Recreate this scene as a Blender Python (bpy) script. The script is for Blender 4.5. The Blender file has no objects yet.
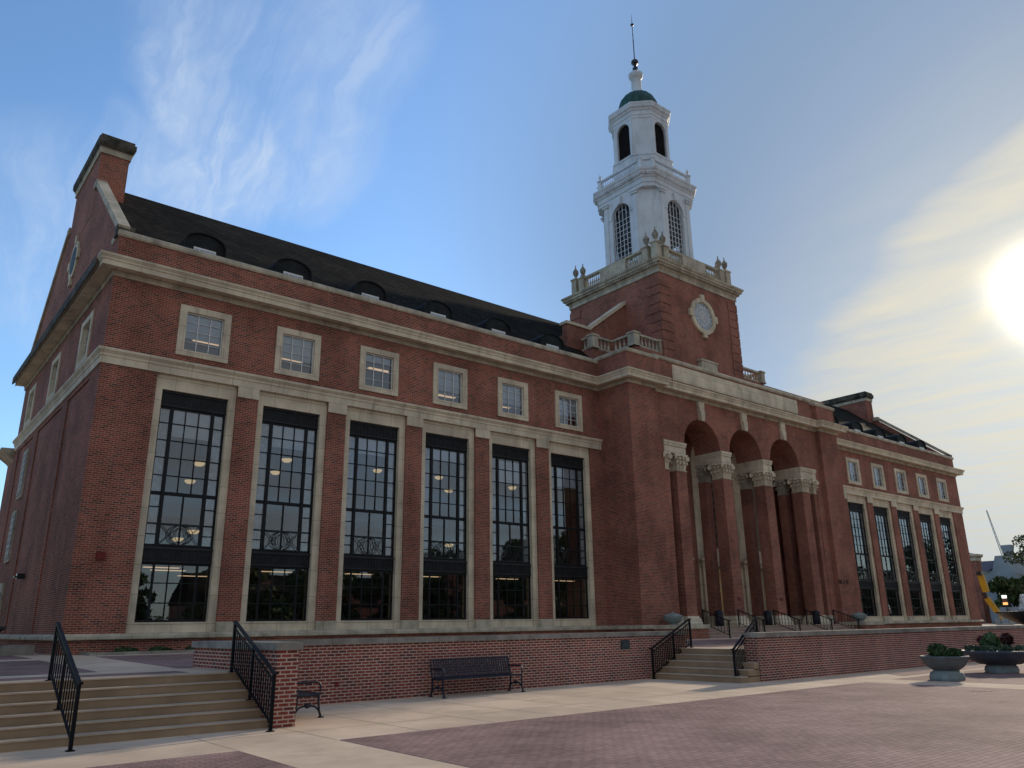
import bpy, math, random
from mathutils import Vector, Matrix
rnd = random.Random(7)
sc = bpy.context.scene
COL = sc.collection
R = math.radians

# ------------------------------------------------------------------ camera
YAW, PITCH, ROLL, FPX = 0.688845, 0.297825, -0.0143, 785.986
CAM = Vector((-5.1281, -27.5146, 1.65))
cam = bpy.data.cameras.new('camera'); camo = bpy.data.objects.new('camera', cam); COL.objects.link(camo)
_f = Vector((math.sin(YAW)*math.cos(PITCH), math.cos(YAW)*math.cos(PITCH), math.sin(PITCH)))
_r = Vector((math.cos(YAW), -math.sin(YAW), 0)); _u = _r.cross(_f)
_r2 = _r*math.cos(ROLL)+_u*math.sin(ROLL); _u2 = -_r*math.sin(ROLL)+_u*math.cos(ROLL)
camo.matrix_world = Matrix(((_r2.x, _u2.x, -_f.x, CAM.x), (_r2.y, _u2.y, -_f.y, CAM.y), (_r2.z, _u2.z, -_f.z, CAM.z), (0, 0, 0, 1)))
cam.sensor_width = 36; cam.lens = 36*FPX/1024; cam.clip_start = .1; cam.clip_end = 6000
sc.camera = camo
sc.view_settings.view_transform = 'Standard'; sc.view_settings.look = 'None'
sc.view_settings.exposure = 0.56; sc.view_settings.gamma = 1; sc.view_settings.use_curve_mapping = False

# ------------------------------------------------------------------ sky and sun
SUN_AZ, SUN_EL = 76.3, 18.9          # degrees from +Y towards +X, elevation
SUN_DIR = Vector((math.sin(R(SUN_AZ))*math.cos(R(SUN_EL)), math.cos(R(SUN_AZ))*math.cos(R(SUN_EL)), math.sin(R(SUN_EL))))
w = bpy.data.worlds.new('World'); sc.world = w; w.use_nodes = True
class G:
    """tiny node-graph helper"""
    def __init__(s, nt): s.nt = nt; s.n = nt.nodes; s.l = nt.links
    def put(s, sock, v):
        if hasattr(v, 'is_output'): s.l.new(v, sock)
        else: sock.default_value = v
    def node(s, t, **k):
        o = s.n.new(t)
        for a, b in k.items(): setattr(o, a, b)
        return o
    def math(s, op, a, b=0.0, c=0.0, clamp=False):
        o = s.node('ShaderNodeMath', operation=op, use_clamp=clamp)
        s.put(o.inputs[0], a); s.put(o.inputs[1], b); s.put(o.inputs[2], c); return o.outputs[0]
    def vm(s, op, a, b=(0, 0, 0), out=0):
        o = s.node('ShaderNodeVectorMath', operation=op); s.put(o.inputs[0], a)
        if op == 'SCALE': s.put(o.inputs['Scale'], b)
        else: s.put(o.inputs[1], b)
        return o.outputs[out]
    def ramp(s, x, a, b, lo=0.0, hi=1.0, interp='SMOOTHSTEP'):
        o = s.node('ShaderNodeMapRange', interpolation_type=interp); s.put(o.inputs[0], x)
        for i, v in enumerate((a, b, lo, hi)): s.put(o.inputs[i+1], v)
        return o.outputs[0]
    def mix(s, f, a, b, blend='MIX'):
        o = s.node('ShaderNodeMix', data_type='RGBA', blend_type=blend)
        s.put(o.inputs[0], f); s.put(o.inputs[6], a); s.put(o.inputs[7], b); return o.outputs[2]
    def noise(s, v, scale, detail=4, rough=.55, dist=0.0, out=0):
        o = s.node('ShaderNodeTexNoise'); s.put(o.inputs['Vector'], v)
        for k, x in (('Scale', scale), ('Detail', detail), ('Roughness', rough), ('Distortion', dist)): s.put(o.inputs[k], x)
        return o.outputs[out]
def c4(c): return (c[0], c[1], c[2], 1)
g = G(w.node_tree); w.node_tree.nodes.clear()
sky = g.node('ShaderNodeTexSky', sky_type='NISHITA'); sky.sun_disc = False
sky.sun_elevation = R(SUN_EL); sky.sun_rotation = R(SUN_AZ); sky.air_density = 1.0; sky.dust_density = .6; sky.ozone_density = 2.2
d = g.node('ShaderNodeTexCoord').outputs['Generated']
sp = g.node('ShaderNodeSeparateXYZ'); g.put(sp.inputs[0], d); dz = sp.outputs[2]
SKY_S = .15
base = g.vm('SCALE', sky.outputs[0], SKY_S)
base = g.mix(1.0, base, (.83, .99, 1.12, 1), 'MULTIPLY')
# directions on a high flat layer, for cirrus
zc = g.math('MAXIMUM', dz, .06)
inv = g.math('DIVIDE', 1.0, zc)
P = g.vm('SCALE', d, inv)
warp = g.vm('SCALE', g.vm('SUBTRACT', g.noise(P, 1.6, 3, .5, 0, 1), (.5, .5, .5)), .32)
Pw = g.vm('ADD', P, warp)
cs = g.node('ShaderNodeMapping'); g.put(cs.inputs[0], Pw); cs.inputs['Rotation'].default_value = (0, 0, R(-28)); cs.inputs['Scale'].default_value = (4.0, 1.5, 1)
fib = g.noise(cs.outputs[0], 1.7, 9, .62, .25)
def near(v, a0, a1):
    v = Vector(v).normalized()
    return g.ramp(g.vm('DOT_PRODUCT', d, tuple(v), 1), math.cos(R(a0)), math.cos(R(a1)))
PLUME = [((.2006, .752, .6279), 4.0, .55), ((.194, .7825, .5916), 3.2, .8), ((.2137, .7996, .5613), 3.2, .9), ((.2462, .8054, .5391), 3.6, 1.0), ((.2757, .81, .5176), 3.6, .9), ((.3159, .7863, .531), 3.6, .6),
         ((.3287, .7566, .5653), 3.8, .42), ((.3241, .683, .6546), 4.5, .5), ((.2928, .7279, .62), 4.5, .5), ((.2363, .8389, .4903), 3.6, .7), ((.1821, .8568, .4824), 3.8, .5), ((.0776, .8972, .4348), 4.5, .35), ((.0823, .9167, .3911), 5.0, .4)]
wob = g.vm('ADD', d, g.vm('SCALE', g.vm('SUBTRACT', g.noise(d, 7.0, 4, .6, 0, 1), (.5, .5, .5)), .075))
wob = g.vm('NORMALIZE', wob)
wisp = None
for v, rad, amp in PLUME:
    k = g.math('MULTIPLY', g.ramp(g.vm('DOT_PRODUCT', wob, v, 1), math.cos(R(rad*1.45)), math.cos(R(.3))), amp)
    wisp = k if wisp is None else g.math('MAXIMUM', wisp, k)
cu = g.node('ShaderNodeCombineXYZ')
g.put(cu.inputs[0], g.math('MULTIPLY', g.vm('DOT_PRODUCT', wob, (.62, -.33, -.71), 1), 11.0))
g.put(cu.inputs[1], g.math('MULTIPLY', g.vm('DOT_PRODUCT', wob, (.74, .52, .41), 1), 25.0))
fine = g.noise(cu.outputs[0], 1.0, 9, .60, 1.5)
wisp = g.math('MULTIPLY', wisp, g.math('MULTIPLY', g.ramp(fib, .28, .74, .45, 1), g.ramp(fine, .28, .74, .30, 1.1)))
sky1 = g.mix(g.math('MULTIPLY', wisp, .85), base, (.50, .56, .63, 1))
# hazy veil of cloud on the sun's side
sd = g.vm('DOT_PRODUCT', d, tuple(SUN_DIR), 1)
vn = g.noise(P, .9, 6, .55, .4)
vfine = g.noise(cs.outputs[0], 1.1, 6, .6, .5)
sdn = g.math('ADD', sd, g.math('MULTIPLY', g.math('SUBTRACT', vn, .5), .10))
vn_b = g.noise(P, .7, 4, .5)
haze = g.ramp(sd, math.cos(R(46)), math.cos(R(20)))
hcol = g.mix(g.ramp(sd, math.cos(R(30)), math.cos(R(6))), (.132, .208, .330, 1), (.205, .265, .36, 1))
hcol = g.mix(g.ramp(dz, .45, .12), hcol, (.25, .355, .50, 1))
sky2 = g.mix(g.math('MULTIPLY', haze, .95), sky1, hcol)
# unseen thin overcast added behind the photographer to light the facade less blue
back = g.ramp(g.vm('DOT_PRODUCT', d, (-.25, -.97, 0), 1), -.12, .35)
sky2 = g.mix(g.math('MULTIPLY', back, g.ramp(vn_b, .25, .7, .6, .95)), sky2, (.265, .275, .285, 1))
# cloud bank rising to the right, under a slanting upper edge
bank = g.math('ADD', g.vm('DOT_PRODUCT', d, (.530, -.421, -.736), 1), g.math('MULTIPLY', g.math('SUBTRACT', vn, .5), .14))
veil = g.math('MULTIPLY', g.ramp(bank, -.02, .05), g.ramp(sd, math.cos(R(36)), math.cos(R(17))))
thin = g.math('MULTIPLY', g.ramp(bank, -.22, .02), g.math('MULTIPLY', g.ramp(sd, math.cos(R(26)), math.cos(R(10))), .26))
veil = g.math('MAXIMUM', veil, thin)
veil = g.math('MULTIPLY', veil, g.ramp(vfine, .25, .72, .55, 1.0))
glow = g.ramp(sd, math.cos(R(20)), math.cos(R(3)), 0, 1)
vcol = g.mix(glow, (.41, .405, .37, 1), (.53, .50, .41, 1))
sky3 = g.mix(g.math('MULTIPLY', veil, .95), sky2, vcol)
discn = g.math('ADD', sd, g.math('MULTIPLY', g.math('SUBTRACT', g.noise(d, 9, 4), .5), .0022))
halo = g.math('POWER', g.math('MINIMUM', g.math('MAXIMUM', discn, 0.0), 1.0), 1600.0)
halo2 = g.math('POWER', g.math('MAXIMUM', sd, 0.0), 120.0)
sky4 = g.mix(1.0, sky3, g.mix(halo, (0, 0, 0, 1), (3.0, 2.75, 2.2, 1)), 'ADD')
sky5 = g.mix(1.0, sky4, g.mix(halo2, (0, 0, 0, 1), (.08, .07, .045, 1)), 'ADD')
bg = g.node('ShaderNodeBackground'); g.put(bg.inputs[0], sky5); bg.inputs[1].default_value = 1.0
wo = g.node('ShaderNodeOutputWorld'); g.l.new(bg.outputs[0], wo.inputs[0])
w.cycles.sampling_method = 'MANUAL'; w.cycles.sample_map_resolution = 1024
sun = bpy.data.lights.new('sun', 'SUN'); sun.energy = 2.4; sun.angle = R(3.5); sun.color = (1, .86, .66)
suno = bpy.data.objects.new('sun', sun); COL.objects.link(suno)
suno.rotation_euler = (-SUN_DIR).to_track_quat('-Z', 'Y').to_euler(); suno.location = (60, 20, 60)

# ------------------------------------------------------------------ materials
def mat(name, col, rough=.7, var=.12, scale=1.5, metal=0.0, bump=0.0, bscale=40, spec=.3, stain=None, streak=0.0, joint=None):
    m = bpy.data.materials.new(name); m.use_nodes = True
    g = G(m.node_tree); b = m.node_tree.nodes['Principled BSDF']
    pos = g.node('ShaderNodeNewGeometry').outputs['Position']
    n = g.noise(pos, scale, 6, .6)
    lo = c4([x*(1-var*1.6) for x in col]); hi = c4([min(1, x*(1+var*1.2)) for x in col])
    cc = g.mix(g.ramp(n, .3, .7), lo, hi)
    if stain:
        mp = g.node('ShaderNodeMapping'); g.put(mp.inputs[0], pos); mp.inputs['Scale'].default_value = (1.5, 1.5, .35) if streak else (1, 1, 1)
        sn = g.noise(mp.outputs[0], 1.3, 7, .68)
        cc = g.mix(g.ramp(sn, .48, .74, 0, .8), cc, c4(stain))
    if joint:
        t = g.node('ShaderNodeTexBrick'); g.put(t.inputs['Vector'], g.node('ShaderNodeUVMap').outputs[0]); t.offset = .5
        t.inputs['Color1'].default_value = (1, 1, 1, 1); t.inputs['Color2'].default_value = (.90, .90, .91, 1); t.inputs['Mortar'].default_value = (.55, .52, .48, 1)
        for k, v in (('Scale', 1), ('Mortar Size', .009), ('Mortar Smooth', .2), ('Bias', 0), ('Brick Width', joint[0]), ('Row Height', joint[1])): t.inputs[k].default_value = v
        cc = g.mix(1.0, cc, t.outputs[0], 'MULTIPLY')
    g.put(b.inputs['Base Color'], cc)
    b.inputs['Roughness'].default_value = rough; b.inputs['Metallic'].default_value = metal
    b.inputs['Specular IOR Level'].default_value = spec
    if bump:
        bp = g.node('ShaderNodeBump'); bp.inputs['Strength'].default_value = bump; bp.inputs['Distance'].default_value = .02
        g.put(bp.inputs['Height'], g.noise(pos, bscale, 4, .6)); g.put(b.inputs['Normal'], bp.outputs[0])
    return m
def brick(name, c1, c2, mortar, bw=.203, bh=.0677, mw=.010, rough=.85, spec=.15, off=.5, dark=None, big=.25, freq=2):
    m = bpy.data.materials.new(name); m.use_nodes = True
    g = G(m.node_tree); b = m.node_tree.nodes['Principled BSDF']
    uv = g.node('ShaderNodeUVMap').outputs[0]
    pos = g.node('ShaderNodeNewGeometry').outputs['Position']
    t = g.node('ShaderNodeTexBrick'); g.put(t.inputs['Vector'], uv); t.offset = off; t.offset_frequency = freq
    t.inputs['Color1'].default_value = c4(c1); t.inputs['Color2'].default_value = c4(c2); t.inputs['Mortar'].default_value = c4(mortar)
    for k, v in (('Scale', 1), ('Mortar Size', mw), ('Mortar Smooth', .15), ('Bias', 0), ('Brick Width', bw), ('Row Height', bh)): t.inputs[k].default_value = v
    cc = t.outputs[0]
    if dark:    # an occasional burnt header brick
        t2 = g.node('ShaderNodeTexBrick'); g.put(t2.inputs['Vector'], uv); t2.offset = off; t2.offset_frequency = freq
        t2.inputs['Color1'].default_value = (0, 0, 0, 1); t2.inputs['Color2'].default_value = (1, 1, 1, 1); t2.inputs['Mortar'].default_value = (0, 0, 0, 1)
        for k, v in (('Scale', 1), ('Mortar Size', mw), ('Mortar Smooth', .1), ('Bias', -.1), ('Brick Width', bw), ('Row Height', bh)): t2.inputs[k].default_value = v
        cc = g.mix(g.ramp(t2.outputs[0], .66, .8, 0, .5), cc, c4(dark))
    big_n = g.ramp(g.noise(pos, .45, 6, .65), .3, .7, 1-big, 1+big*.6)
    fine = g.ramp(g.noise(pos, 9, 4, .6), .3, .7, .88, 1.1)
    mp = g.node('ShaderNodeMapping'); g.put(mp.inputs[0], pos); mp.inputs['Scale'].default_value = (1.6, 1.6, .16)
    streak = g.ramp(g.noise(mp.outputs[0], 1.0, 6, .62), .32, .62, .88, 1.03)
    cc = g.mix(1.0, cc, g.vm('SCALE', (1, 1, 1), g.math('MULTIPLY', g.math('MULTIPLY', big_n, fine), streak)), 'MULTIPLY')
    g.put(b.inputs['Base Color'], cc); b.inputs['Roughness'].default_value = rough; b.inputs['Specular IOR Level'].default_value = spec
    bp = g.node('ShaderNodeBump'); bp.inputs['Strength'].default_value = .5; bp.inputs['Distance'].default_value = .006
    g.put(bp.inputs['Height'], g.math('SUBTRACT', 1.0, t.outputs[1])); g.put(b.inputs['Normal'], bp.outputs[0])
    return m
def emit(name, col, s):
    m = bpy.data.materials.new(name); m.use_nodes = True; b = m.node_tree.nodes['Principled BSDF']
    b.inputs['Base Color'].default_value = c4(col); b.inputs['Emission Color'].default_value = c4(col); b.inputs['Emission Strength'].default_value = s
    return m
def glassmat(name, tint=(.55, .6, .62), ior=2.0, wav=.04):
    m = bpy.data.materials.new(name); m.use_nodes = True; nt = m.node_tree; nt.nodes.clear(); g = G(nt)
    tr = g.node('ShaderNodeBsdfTransparent'); tr.inputs[0].default_value = c4(tint)
    gl = g.node('ShaderNodeBsdfGlossy'); gl.inputs['Roughness'].default_value = .01; gl.inputs[0].default_value = (.92, .96, 1, 1)
    pos = g.node('ShaderNodeNewGeometry').outputs['Position']
    bp = g.node('ShaderNodeBump'); bp.inputs['Strength'].default_value = wav; bp.inputs['Distance'].default_value = .05
    g.put(bp.inputs['Height'], g.noise(pos, 1.6, 2, .5)); g.put(gl.inputs['Normal'], bp.outputs[0])
    fr = g.node('ShaderNodeFresnel'); fr.inputs[0].default_value = ior
    mx = g.node('ShaderNodeMixShader'); g.put(mx.inputs[0], fr.outputs[0]); g.l.new(tr.outputs[0], mx.inputs[1]); g.l.new(gl.outputs[0], mx.inputs[2])
    o = g.node('ShaderNodeOutputMaterial'); g.l.new(mx.outputs[0], o.inputs[0]); return m
def leafmat(name, col, var=.5):
    m = bpy.data.materials.new(name); m.use_nodes = True; g = G(m.node_tree); b = m.node_tree.nodes['Principled BSDF']
    pos = g.node('ShaderNodeNewGeometry').outputs['Position']
    n = g.noise(pos, 2.3, 4, .6)
    g.put(b.inputs['Base Color'], g.mix(g.ramp(n, .3, .7), c4([x*(1-var) for x in col]), c4([x*(1+var) for x in col])))
    b.inputs['Roughness'].default_value = .55; b.inputs['Specular IOR Level'].default_value = .2
    return m

BRICK = brick('red_brick', (.36, .082, .048), (.21, .048, .032), (.37, .245, .185), mw=.0118, dark=(.06, .032, .030), big=.32)
BRICKW = brick('retaining_wall_brick', (.30, .070, .050), (.18, .043, .034), (.54, .40, .33), mw=.0125, dark=(.07, .045, .05), big=.2)
PAVER = brick('mauve_paver', (.345, .226, .202), (.285, .186, .170), (.16, .112, .11), bw=.20, bh=.10, mw=.008, rough=.85, big=.30, spec=.05)
STONE = mat('limestone', (.70, .60, .44), .85, .12, .9, bump=.15, bscale=30, stain=(.36, .30, .22), streak=1, joint=(1.45, .92))
STONED = mat('weathered_limestone', (.52, .455, .345), .85, .18, 1.4, bump=.2, bscale=25, stain=(.19, .165, .13), streak=1, joint=(1.3, 3.0))
BLACKST = mat('sooty_limestone', (.085, .075, .06), .9, .45, 2.2, stain=(.018, .017, .015), streak=1)
CAPST = mat('wall_cap_stone', (.28, .26, .225), .85, .2, 1.8, bump=.2, bscale=35, stain=(.15, .145, .13), joint=(1.5, 7.0))
CONC = mat('plaza_concrete', (.63, .485, .36), .9, .12, .5, bump=.1, bscale=60, spec=.06, stain=(.44, .345, .265))
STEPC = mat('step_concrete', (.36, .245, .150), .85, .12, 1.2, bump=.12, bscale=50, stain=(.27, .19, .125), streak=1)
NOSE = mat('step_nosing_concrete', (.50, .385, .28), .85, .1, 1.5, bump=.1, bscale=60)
WHITE = mat('white_painted_wood', (.66, .70, .74), .6, .06, .8, spec=.3, stain=(.40, .43, .45), streak=1)
DARKMET = mat('dark_bronze_metal', (.008, .009, .011), .5, .2, 3, spec=.25)
LOUV = mat('dark_louvre_panel', (.024, .024, .026), .6, .2, 3)
BLACK = mat('black_painted_iron', (.012, .013, .016), .33, .2, 5, spec=.5)
ROOF = brick('dark_slate_shingle', (.034, .030, .023), (.014, .013, .011), (.006, .006, .006), bw=.30, bh=.20, mw=.014, rough=.95, spec=.04, big=.4)
LEAD = mat('dark_lead_sheet', (.020, .022, .023), .7, .25, 2, spec=.15)
GLASS = glassmat('window_glass', (.94, .96, .97), 2.4, .006)
TGLASS = glassmat('tower_window_glass', (.93, .95, .97), 1.25, .01)
WMUNT = mat('pale_window_bar', (.74, .73, .70), .5, .05, 2)
BLIND = mat('pale_roller_blind', (.80, .84, .88), .8, .05, 3)
CURT = mat('pale_curtain', (.80, .82, .84), .9, .12, 6)
INTW = mat('interior_plaster', (.46, .46, .43), .9, .06, .7)
INTD = mat('dark_shelving_and_shade_fill', (.06, .05, .045), .7, .5, 1.5)
LAMPW = emit('warm_bowl_lamp', (1, .72, .36), .30)
LAMPF = emit('warm_ceiling_strip', (1, .70, .42), .4)
COPPER = mat('green_copper', (.022, .085, .07), .55, .3, 3, spec=.35, stain=(.015, .04, .035), streak=1)
URNST = mat('urn_stone', (.30, .27, .22), .85, .25, 4, stain=(.12, .11, .09))
BENCHM = mat('blue_black_coated_steel', (.010, .013, .028), .40, .2, 5, spec=.4)
RAILM = mat('black_handrail_steel', (.005, .006, .009), .5, .2, 5, spec=.16)
PLANT1 = mat('grey_cast_stone_bowl', (.12, .135, .145), .7, .15, 3, bump=.1, bscale=50, stain=(.10, .105, .115))
PLANT2 = mat('dark_slate_bowl', (.075, .085, .105), .6, .15, 3, bump=.1, bscale=50)
URNG = mat('pale_grey_green_urn', (.24, .28, .27), .8, .15, 4)
SOIL = mat('planter_soil', (.03, .022, .016), .95, .3, 8)
LEAFG = leafmat('green_leaves', (.060, .105, .040))
LEAFB = leafmat('bluish_green_leaves', (.085, .125, .075))
LEAFR = leafmat('dark_red_leaves', (.055, .016, .018))
LEAFD = leafmat('tree_leaves', (.065, .090, .030))
BARK = mat('bark', (.075, .055, .04), .9, .3, 5)
REDB = mat('red_enamel', (.16, .015, .012), .5, .1, 4)
SLATEB = mat('dark_bronze_plaque', (.045, .055, .062), .5, .25, 8)
BLUEB = mat('dark_navy_plastic', (.006, .008, .016), .45, .15, 4, spec=.4)
YEL = mat('yellow_machine_paint', (.55, .30, .012), .45, .12, 2, stain=(.30, .16, .02))
GREYW = mat('far_grey_wall', (.30, .33, .35), .85, .08, .4)
GREYR = mat('far_purple_roof', (.12, .10, .12), .8, .1, .4)
WATER = mat('white_fountain_water', (.80, .84, .86), .4, .06, 4)
ORANGE = emit('lit_orange_lamp', (1, .42, .12), 1.0); LITW = emit('lit_white_lamp', (1, .95, .82), 1.6)
CRANEM = mat('pale_crane_steel', (.62, .60, .55), .6, .05, 1)
GRASS = mat('lawn', (.07, .10, .03), .9, .3, .6)
ASPH = mat('asphalt', (.055, .055, .055), .9, .15, 1)
DOORM = mat('cream_painted_door', (.66, .58, .40), .5, .05, 2)

# ------------------------------------------------------------------ mesh builder
class M:
    def __init__(s, xf=None, flip=False): s.v = []; s.f = []; s.mi = []; s.xf = xf; s.flip = flip; s.smooth = set()
    def add(s, pts, faces, mi=0, smooth=False):
        b = len(s.v)
        for p in pts: s.v.append(s.xf(p) if s.xf else tuple(p))
        for f in faces:
            f = [b+i for i in f]
            if s.flip: f.reverse()
            if smooth: s.smooth.add(len(s.f))
            s.f.append(f); s.mi.append(mi)
    def box(s, x0, x1, y0, y1, z0, z1, mi=0):
        if x0 > x1: x0, x1 = x1, x0
        if y0 > y1: y0, y1 = y1, y0
        if z0 > z1: z0, z1 = z1, z0
        s.add([(x0, y0, z0), (x1, y0, z0), (x1, y1, z0), (x0, y1, z0), (x0, y0, z1), (x1, y0, z1), (x1, y1, z1), (x0, y1, z1)],
              [(0, 3, 2, 1), (4, 5, 6, 7), (0, 1, 5, 4), (1, 2, 6, 5), (2, 3, 7, 6), (3, 0, 4, 7)], mi)
    def quad(s, a, b, c, d_, mi=0): s.add([a, b, c, d_], [(0, 1, 2, 3)], mi)
    def prism(s, poly, ax, a0, a1, mi=0, caps=True, smooth=False):
        """poly in the plane normal to ax: x->(y,z)  y->(x,z)  z->(x,y); CCW seen from +ax (x,z) or from -ax (y)"""
        def P3(u, v, a): return (a, u, v) if ax == 'x' else (u, a, v) if ax == 'y' else (u, v, a)
        n = len(poly); pts = [P3(u, v, a0) for u, v in poly]+[P3(u, v, a1) for u, v in poly]
        fs = [(i, (i+1) % n, n+(i+1) % n, n+i) for i in range(n)]
        if ax == 'y': fs = [tuple(reversed(q)) for q in fs]
        s.add(pts, fs, mi, smooth)
        if caps:
            A = list(range(n)); B = list(range(n, 2*n))
            s.add(pts, [tuple(A) if ax == 'y' else tuple(reversed(A)), tuple(reversed(B)) if ax == 'y' else tuple(B)], mi)
    def sweep(s, path, prof, closed=False, mi=0, caps=True):
        """path (x,y), outward to the right of travel; prof (offset, z) from bottom to top"""
        n = len(path); rows = []
        for i, p in enumerate(path):
            p = Vector(p)
            def nrm(a, b): t = (Vector(b)-Vector(a)).normalized(); return Vector((t.y, -t.x))
            if closed or 0 < i < n-1:
                n1 = nrm(path[i-1], p); n2 = nrm(p, path[(i+1) % n]); mvec = n1+n2; k = mvec.length_squared
                mvec = mvec*(2/k) if k > 1e-6 else n1
                mvec = mvec*1.0
            else: mvec = nrm(path[0], path[1]) if i == 0 else nrm(path[-2], path[-1])
            rows.append([(p.x+mvec.x*o, p.y+mvec.y*o, z) for o, z in prof])
        m = len(prof); pts = [q for r_ in rows for q in r_]
        fs = []
        for i in range(n if closed else n-1):
            j = (i+1) % n
            for k in range(m-1): fs.append((i*m+k, j*m+k, j*m+k+1, i*m+k+1))
        s.add(pts, fs, mi)
        if caps and not closed:
            s.add(rows[0], [tuple(range(m))], mi); s.add(rows[-1], [tuple(reversed(range(m)))], mi)
    def lathe(s, prof, cx, cy, n=16, mi=0, smooth=True, z0=0.0, a0=0.0, sq=None):
        pts = []; m = len(prof)
        for k in range(n):
            a = a0+2*math.pi*k/n
            for r_, z in prof: pts.append((cx+r_*math.cos(a), cy+r_*math.sin(a), z0+z))
        fs = []
        for k in range(n):
            j = (k+1) % n
            for i in range(m-1): fs.append((k*m+i, j*m+i, j*m+i+1, k*m+i+1))
        s.add(pts, fs, mi, smooth)
        s.add([pts[k*m] for k in range(n)], [tuple(reversed(range(n)))], mi); s.add([pts[k*m+m-1] for k in range(n)], [tuple(range(n))], mi)
    def tube(s, pts, r_, n=8, mi=0, smooth=True):
        pts = [Vector(p) for p in pts]; N = len(pts); rs = r_ if isinstance(r_, (list, tuple)) else [r_]*N
        out = []; up = None
        for i in range(N):
            t = (pts[min(i+1, N-1)]-pts[max(i-1, 0)]).normalized()
            if up is None: up = Vector((0, 0, 1)) if abs(t.z) < .9 else Vector((1, 0, 0))
            a = t.cross(up).normalized(); b = a.cross(t).normalized(); up = b
            for k in range(n):
                q = 2*math.pi*k/n; out.append(tuple(pts[i]+a*rs[i]*math.cos(q)+b*rs[i]*math.sin(q)))
        fs = [(i*n+k, i*n+(k+1) % n, (i+1)*n+(k+1) % n, (i+1)*n+k) for i in range(N-1) for k in range(n)]
        s.add(out, fs, mi, smooth)
        s.add(out[:n], [tuple(reversed(range(n)))], mi); s.add(out[-n:], [tuple(range(n))], mi)
    def bar(s, a, b, w_, h_, mi=0):
        """square bar from a to b"""
        a = Vector(a); b = Vector(b); t = (b-a).normalized(); up = Vector((0, 0, 1)) if abs(t.z) < .95 else Vector((0, 1, 0))
        u = t.cross(up).normalized()*w_/2; v = u.cross(t).normalized()*h_/2
        s.add([a-u-v, a+u-v, a+u+v, a-u+v, b-u-v, b+u-v, b+u+v, b-u+v], [(3, 2, 1, 0), (4, 5, 6, 7), (0, 1, 5, 4), (1, 2, 6, 5), (2, 3, 7, 6), (3, 0, 4, 7)], mi)
    def sphere(s, c, r_, n=12, mi=0, sz=1.0):
        s.lathe([(max(1e-3, r_*math.sin(math.pi*i/8)), -r_*sz*math.cos(math.pi*i/8)) for i in range(9)], c[0], c[1], n, mi, True, c[2])
    def build(s, name, mats, parent=None, loc=None):
        me = bpy.data.meshes.new(name); me.from_pydata([tuple(v) for v in s.v], [], s.f)
        for m in (mats if isinstance(mats, (list, tuple)) else [mats]): me.materials.append(m)
        uvl = me.uv_layers.new(name='UVMap').data
        for p in me.polygons:
            p.material_index = s.mi[p.index]; p.use_smooth = p.index in s.smooth
            n = p.normal; ax, ay, az = abs(n.x), abs(n.y), abs(n.z)
            for li in p.loop_indices:
                v = me.vertices[me.loops[li].vertex_index].co
                uvl[li].uv = (v.x, v.y) if az > ax and az > ay else (v.y+.05, v.z) if ax > ay else (v.x, v.z)
        me.update()
        o = bpy.data.objects.new(name, me); COL.objects.link(o)
        if parent: o.parent = parent
        if loc: o.location = loc
        return o
def tag(o, label=None, cat=None, group=None, kind=None):
    if label: o['label'] = label
    if cat: o['category'] = cat
    if group: o['group'] = group
    if kind: o['kind'] = kind
    return o
def thing(name, label, cat, loc=(0, 0, 0), rz=0, group=None):
    o = bpy.data.objects.new(name, None); COL.objects.link(o); o.location = loc; o.rotation_euler = (0, 0, rz)
    return tag(o, label, cat, group)
def copy_tree(o, parent=None, loc=None):
    c = o.copy(); COL.objects.link(c)
    if parent: c.parent = parent
    if loc is not None: c.location = loc
    for ch in list(o.children): copy_tree(ch, c)
    return c
def arch_pts(cx, r_, zs, n=16, rz=None):
    rz = rz or r_
    return [(cx+r_*math.cos(math.pi*k/n), zs+rz*math.sin(math.pi*k/n)) for k in range(n+1)]      # right to left
def arch_wall(m, x0, x1, y0, y1, zs, ztop, cx, r_, mi=0, n=18, rz=None, soffit=True, back=True):
    """wall from zs to ztop with a half-round notch, front at y0, back at y1"""
    ap = arch_pts(cx, r_, zs, n, rz)[::-1]            # left to right
    for yy, rev in ((y0, False), (y1, True)):
        if yy == y1 and not back: continue
        q = []
        if cx-r_ > x0+1e-4: q.append([(x0, yy, zs), (cx-r_, yy, zs), (cx-r_, yy, ztop), (x0, yy, ztop)])
        for a, b in zip(ap[:-1], ap[1:]): q.append([(a[0], yy, a[1]), (b[0], yy, b[1]), (b[0], yy, ztop), (a[0], yy, ztop)])
        if cx+r_ < x1-1e-4: q.append([(cx+r_, yy, zs), (x1, yy, zs), (x1, yy, ztop), (cx+r_, yy, ztop)])
        for f in q: m.quad(*(f[::-1] if rev else f), mi=mi)
    if soffit:
        for a, b in zip(ap[:-1], ap[1:]): m.quad((a[0], y0, a[1]), (a[0], y1, a[1]), (b[0], y1, b[1]), (b[0], y0, b[1]), mi)
    if cx-r_ > x0+1e-4: m.quad((x0, y0, zs), (x0, y1, zs), (cx-r_, y1, zs), (cx-r_, y0, zs), mi)
    if cx+r_ < x1-1e-4: m.quad((cx+r_, y0, zs), (cx+r_, y1, zs), (x1, y1, zs), (x1, y0, zs), mi)
    m.quad((x0, y0, ztop), (x1, y0, ztop), (x1, y1, ztop), (x0, y1, ztop), mi)
    m.quad((x0, y0, zs), (x0, y0, ztop), (x0, y1, ztop), (x0, y1, zs), mi); m.quad((x1, y0, zs), (x1, y1, zs), (x1, y1, ztop), (x1, y0, ztop), mi)
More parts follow.
